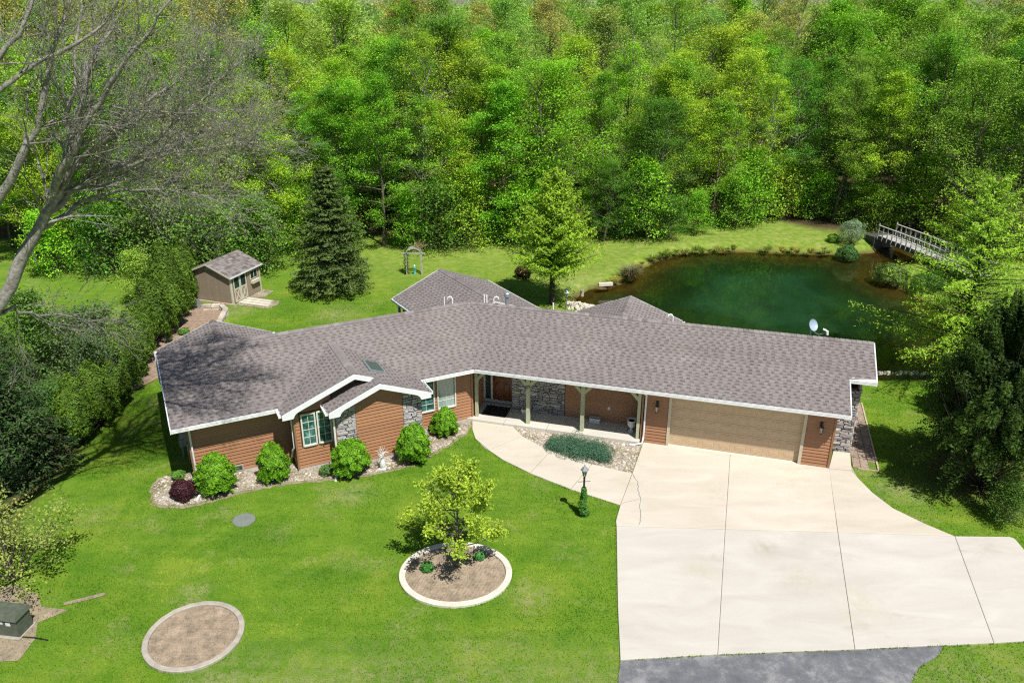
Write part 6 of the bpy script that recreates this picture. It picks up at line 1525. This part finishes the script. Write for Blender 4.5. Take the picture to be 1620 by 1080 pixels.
# ---- footbridge
B0 = Vector((27.6, 57.2)); B1 = Vector((29.6, 47.6))
bd = (B1 - B0); BL = bd.length; bd.normalize(); bn = Vector((-bd.y, bd.x)) 
if bn.x < 0: bn = -bn
BW = .62
br = root('footbridge', (B0.x, B0.y, 0), 'weathered grey arched wooden footbridge with railings over the pond inlet', 'bridge')
def zb(t): return .55 + .10 * sin(pi * min(1, max(0, t * .9 + .05)))
def bp_(t, s_, z): p = B0 + bd * BL * t + bn * s_; return (p.x, p.y, z)
NPK = 52
for k in range(NPK):
    t0, t1 = k / NPK, (k + .90) / NPK; m = MB(); m.cur = rnd.uniform(.8, 1.25)
    m.hexa([bp_(t0, -BW, zb(t0) - .04), bp_(t1, -BW, zb(t1) - .04), bp_(t1, BW, zb(t1) - .04), bp_(t0, BW, zb(t0) - .04)], [bp_(t0, -BW, zb(t0)), bp_(t1, -BW, zb(t1)), bp_(t1, BW, zb(t1)), bp_(t0, BW, zb(t0))]); m.build('deck_plank', M['grey_wood'], br)
for s_ in (-1, 1):
    m = MB()
    for k in range(14):
        t0, t1 = k / 14, (k + 1) / 14; a, b = s_ * (BW + .01), s_ * (BW + .07)
        m.hexa([bp_(t0, a, zb(t0) - .30), bp_(t1, a, zb(t1) - .30), bp_(t1, b, zb(t1) - .30), bp_(t0, b, zb(t0) - .30)], [bp_(t0, a, zb(t0) + .01), bp_(t1, a, zb(t1) + .01), bp_(t1, b, zb(t1) + .01), bp_(t0, b, zb(t0) + .01)])
    m.build('beam', M['dark_wood'], br)
    N = 19
    for k in range(N):
        t = .01 + k * .96 / (N - 1); h = .78 if k else .95; m = MB(); m.cur = rnd.uniform(.95, 1.3); q = [(-.03, .08), (.03, .08), (.03, .14), (-.03, .14)]
        c = [bp_(t + a / BL, s_ * (BW + b), zb(t) - .28) for a, b in q]; c2 = [(x, y, zb(t) + h) for x, y, z in c]; m.hexa(c, c2); m.build('baluster', M['grey_wood'], br)
    for hh, ww in ((.76, .05), (.34, .025)):
        m = MB(); m.cur = 1.15
        for k in range(14):
            t0, t1 = k / 14, (k + 1) / 14; a, b = s_ * (BW + .10 - ww), s_ * (BW + .12 + ww) if hh > .5 else s_ * (BW + .08)
            if hh < .5: a = s_ * (BW + .05)
            m.hexa([bp_(t0, a, zb(t0) + hh), bp_(t1, a, zb(t1) + hh), bp_(t1, b, zb(t1) + hh), bp_(t0, b, zb(t0) + hh)], [bp_(t0, a, zb(t0) + hh + .045), bp_(t1, a, zb(t1) + hh + .045), bp_(t1, b, zb(t1) + hh + .045), bp_(t0, b, zb(t0) + hh + .045)])
        m.build('handrail', M['grey_wood'], br)
m = MB(); m.prism([bp_(-.12, -.9, 0)[:2], bp_(.0, -.9, 0)[:2], bp_(.0, .9, 0)[:2], bp_(-.12, .9, 0)[:2]], -.4, .40); m.build('abutment', M['dark_wood'], br)
# ---- brick paver path by the garage side
r = root('paver_path', Rr(15.3, -3, 0), 'worn brown stamped paver strip between the stone wall and the lawn', 'path')
for i in range(3):
    v = -.95
    while v > -6.6:
        ln = rnd.uniform(.55, .75); a = 14.92 + i * .29; m = MB(); m.cur = rnd.uniform(.85, 1.15); vv = max(v - ln, -6.7)
        off = .02 * rnd.random()
        if not (i == 2 and v > -1.0): m.box(a + .008, a + .282, vv + .012, v - off, -.03, .030 + rnd.uniform(-.004, .006), TR); m.build('paver', M['paver'], r)
        v = vv
m = MB(); m.box(15.80, 15.86, -6.7, -.90, -.02, .055, TR); m.box(15.1, 15.86, -.90, -.86, -.02, .055, TR); m.build('edging', M['weathered_wood'], r)
# stones along the near pond shore at the right
r = root('shore_stones', (17.5, 34.0, 0), 'thin line of small grey stones along the near pond shore at right', 'stones')
for k in range(46):
    x = 15.3 + k * .13 + rnd.uniform(-.04, .04); y = 34.85 - .06 * (x - 15) + rnd.uniform(-.1, .1); s = rnd.uniform(.05, .12); m = MB(); m.cur = rnd.uniform(.6, 1.3)
    ring = [(x + s * cos(a) * rnd.uniform(.8, 1.2), y + s * sin(a) * rnd.uniform(.7, 1.1)) for a in (0, 1, 2, 3.1, 4.2, 5.3)]; m.hexa([(p[0], p[1], -.06) for p in ring], [(x + (p[0] - x) * .65, y + (p[1] - y) * .65, s * .8) for p in ring]); m.build('stone', M['fieldstone'], r)
# ---- utility pedestal at the lower left
ux, uy = at(18, 1008); UF = Fr((ux, uy), -8); TU = UF.T()
r = root('utility_box', (ux, uy, 0), 'mossy green-grey utility box with small stickers at the lower left corner', 'utility box')
m = MB(); m.box(-1.0, .28, -.55, .0, 0, .62, TU); m.build('body', M['utility_green'], r)
m = MB(); m.hexa([UF(*p, .62) for p in ((-1.05, .05), (.33, .05), (.33, -.60), (-1.05, -.60))], [UF(*p, .74) for p in ((-1.0, -.02), (.28, -.02), (.28, -.56), (-1.0, -.56))]); m.build('lid', M['utility_green'], r)
m = MB(); m.box(-.05, .09, .0, .006, .42, .58, TU); st = m.build('sticker', M['sticker_white'], r); m = MB(); m.box(-.05, .09, .006, .009, .54, .58, TU); m.build('sticker_band', M['sticker_blue'], st)
m = MB(); m.box(-.34, -.14, .0, .006, .46, .54, TU); m.build('sticker', M['sticker_white'], r)
m = MB(); m.box(-1.1, .32, -.62, .10, -.02, .05, TU); m.build('pad', M['edge_concrete_old'], r)
m = MB(); m.tube([(ux + .3, uy + .0, .03), (ux + .7, uy - .05, .05), (ux + 1.1, uy - .12, .03)], .018, 6); tag(m.build('cable', M['black_rubber']), 'short black cable lying in the grass by the utility box', 'cable')
flat('soil_patch', [at(*p) for p in ((-60, 930), (20, 925), (60, 940), (66, 960), (110, 965), (60, 985), (56, 1010), (30, 1045), (-60, 1050))], .018, M['soil'])
flat('soil_patch', [at(*p) for p in ((100, 953), (130, 946), (165, 937), (168, 941), (135, 950), (102, 957))], .018, M['soil'])
# haze is too slight to see at this distance; none built
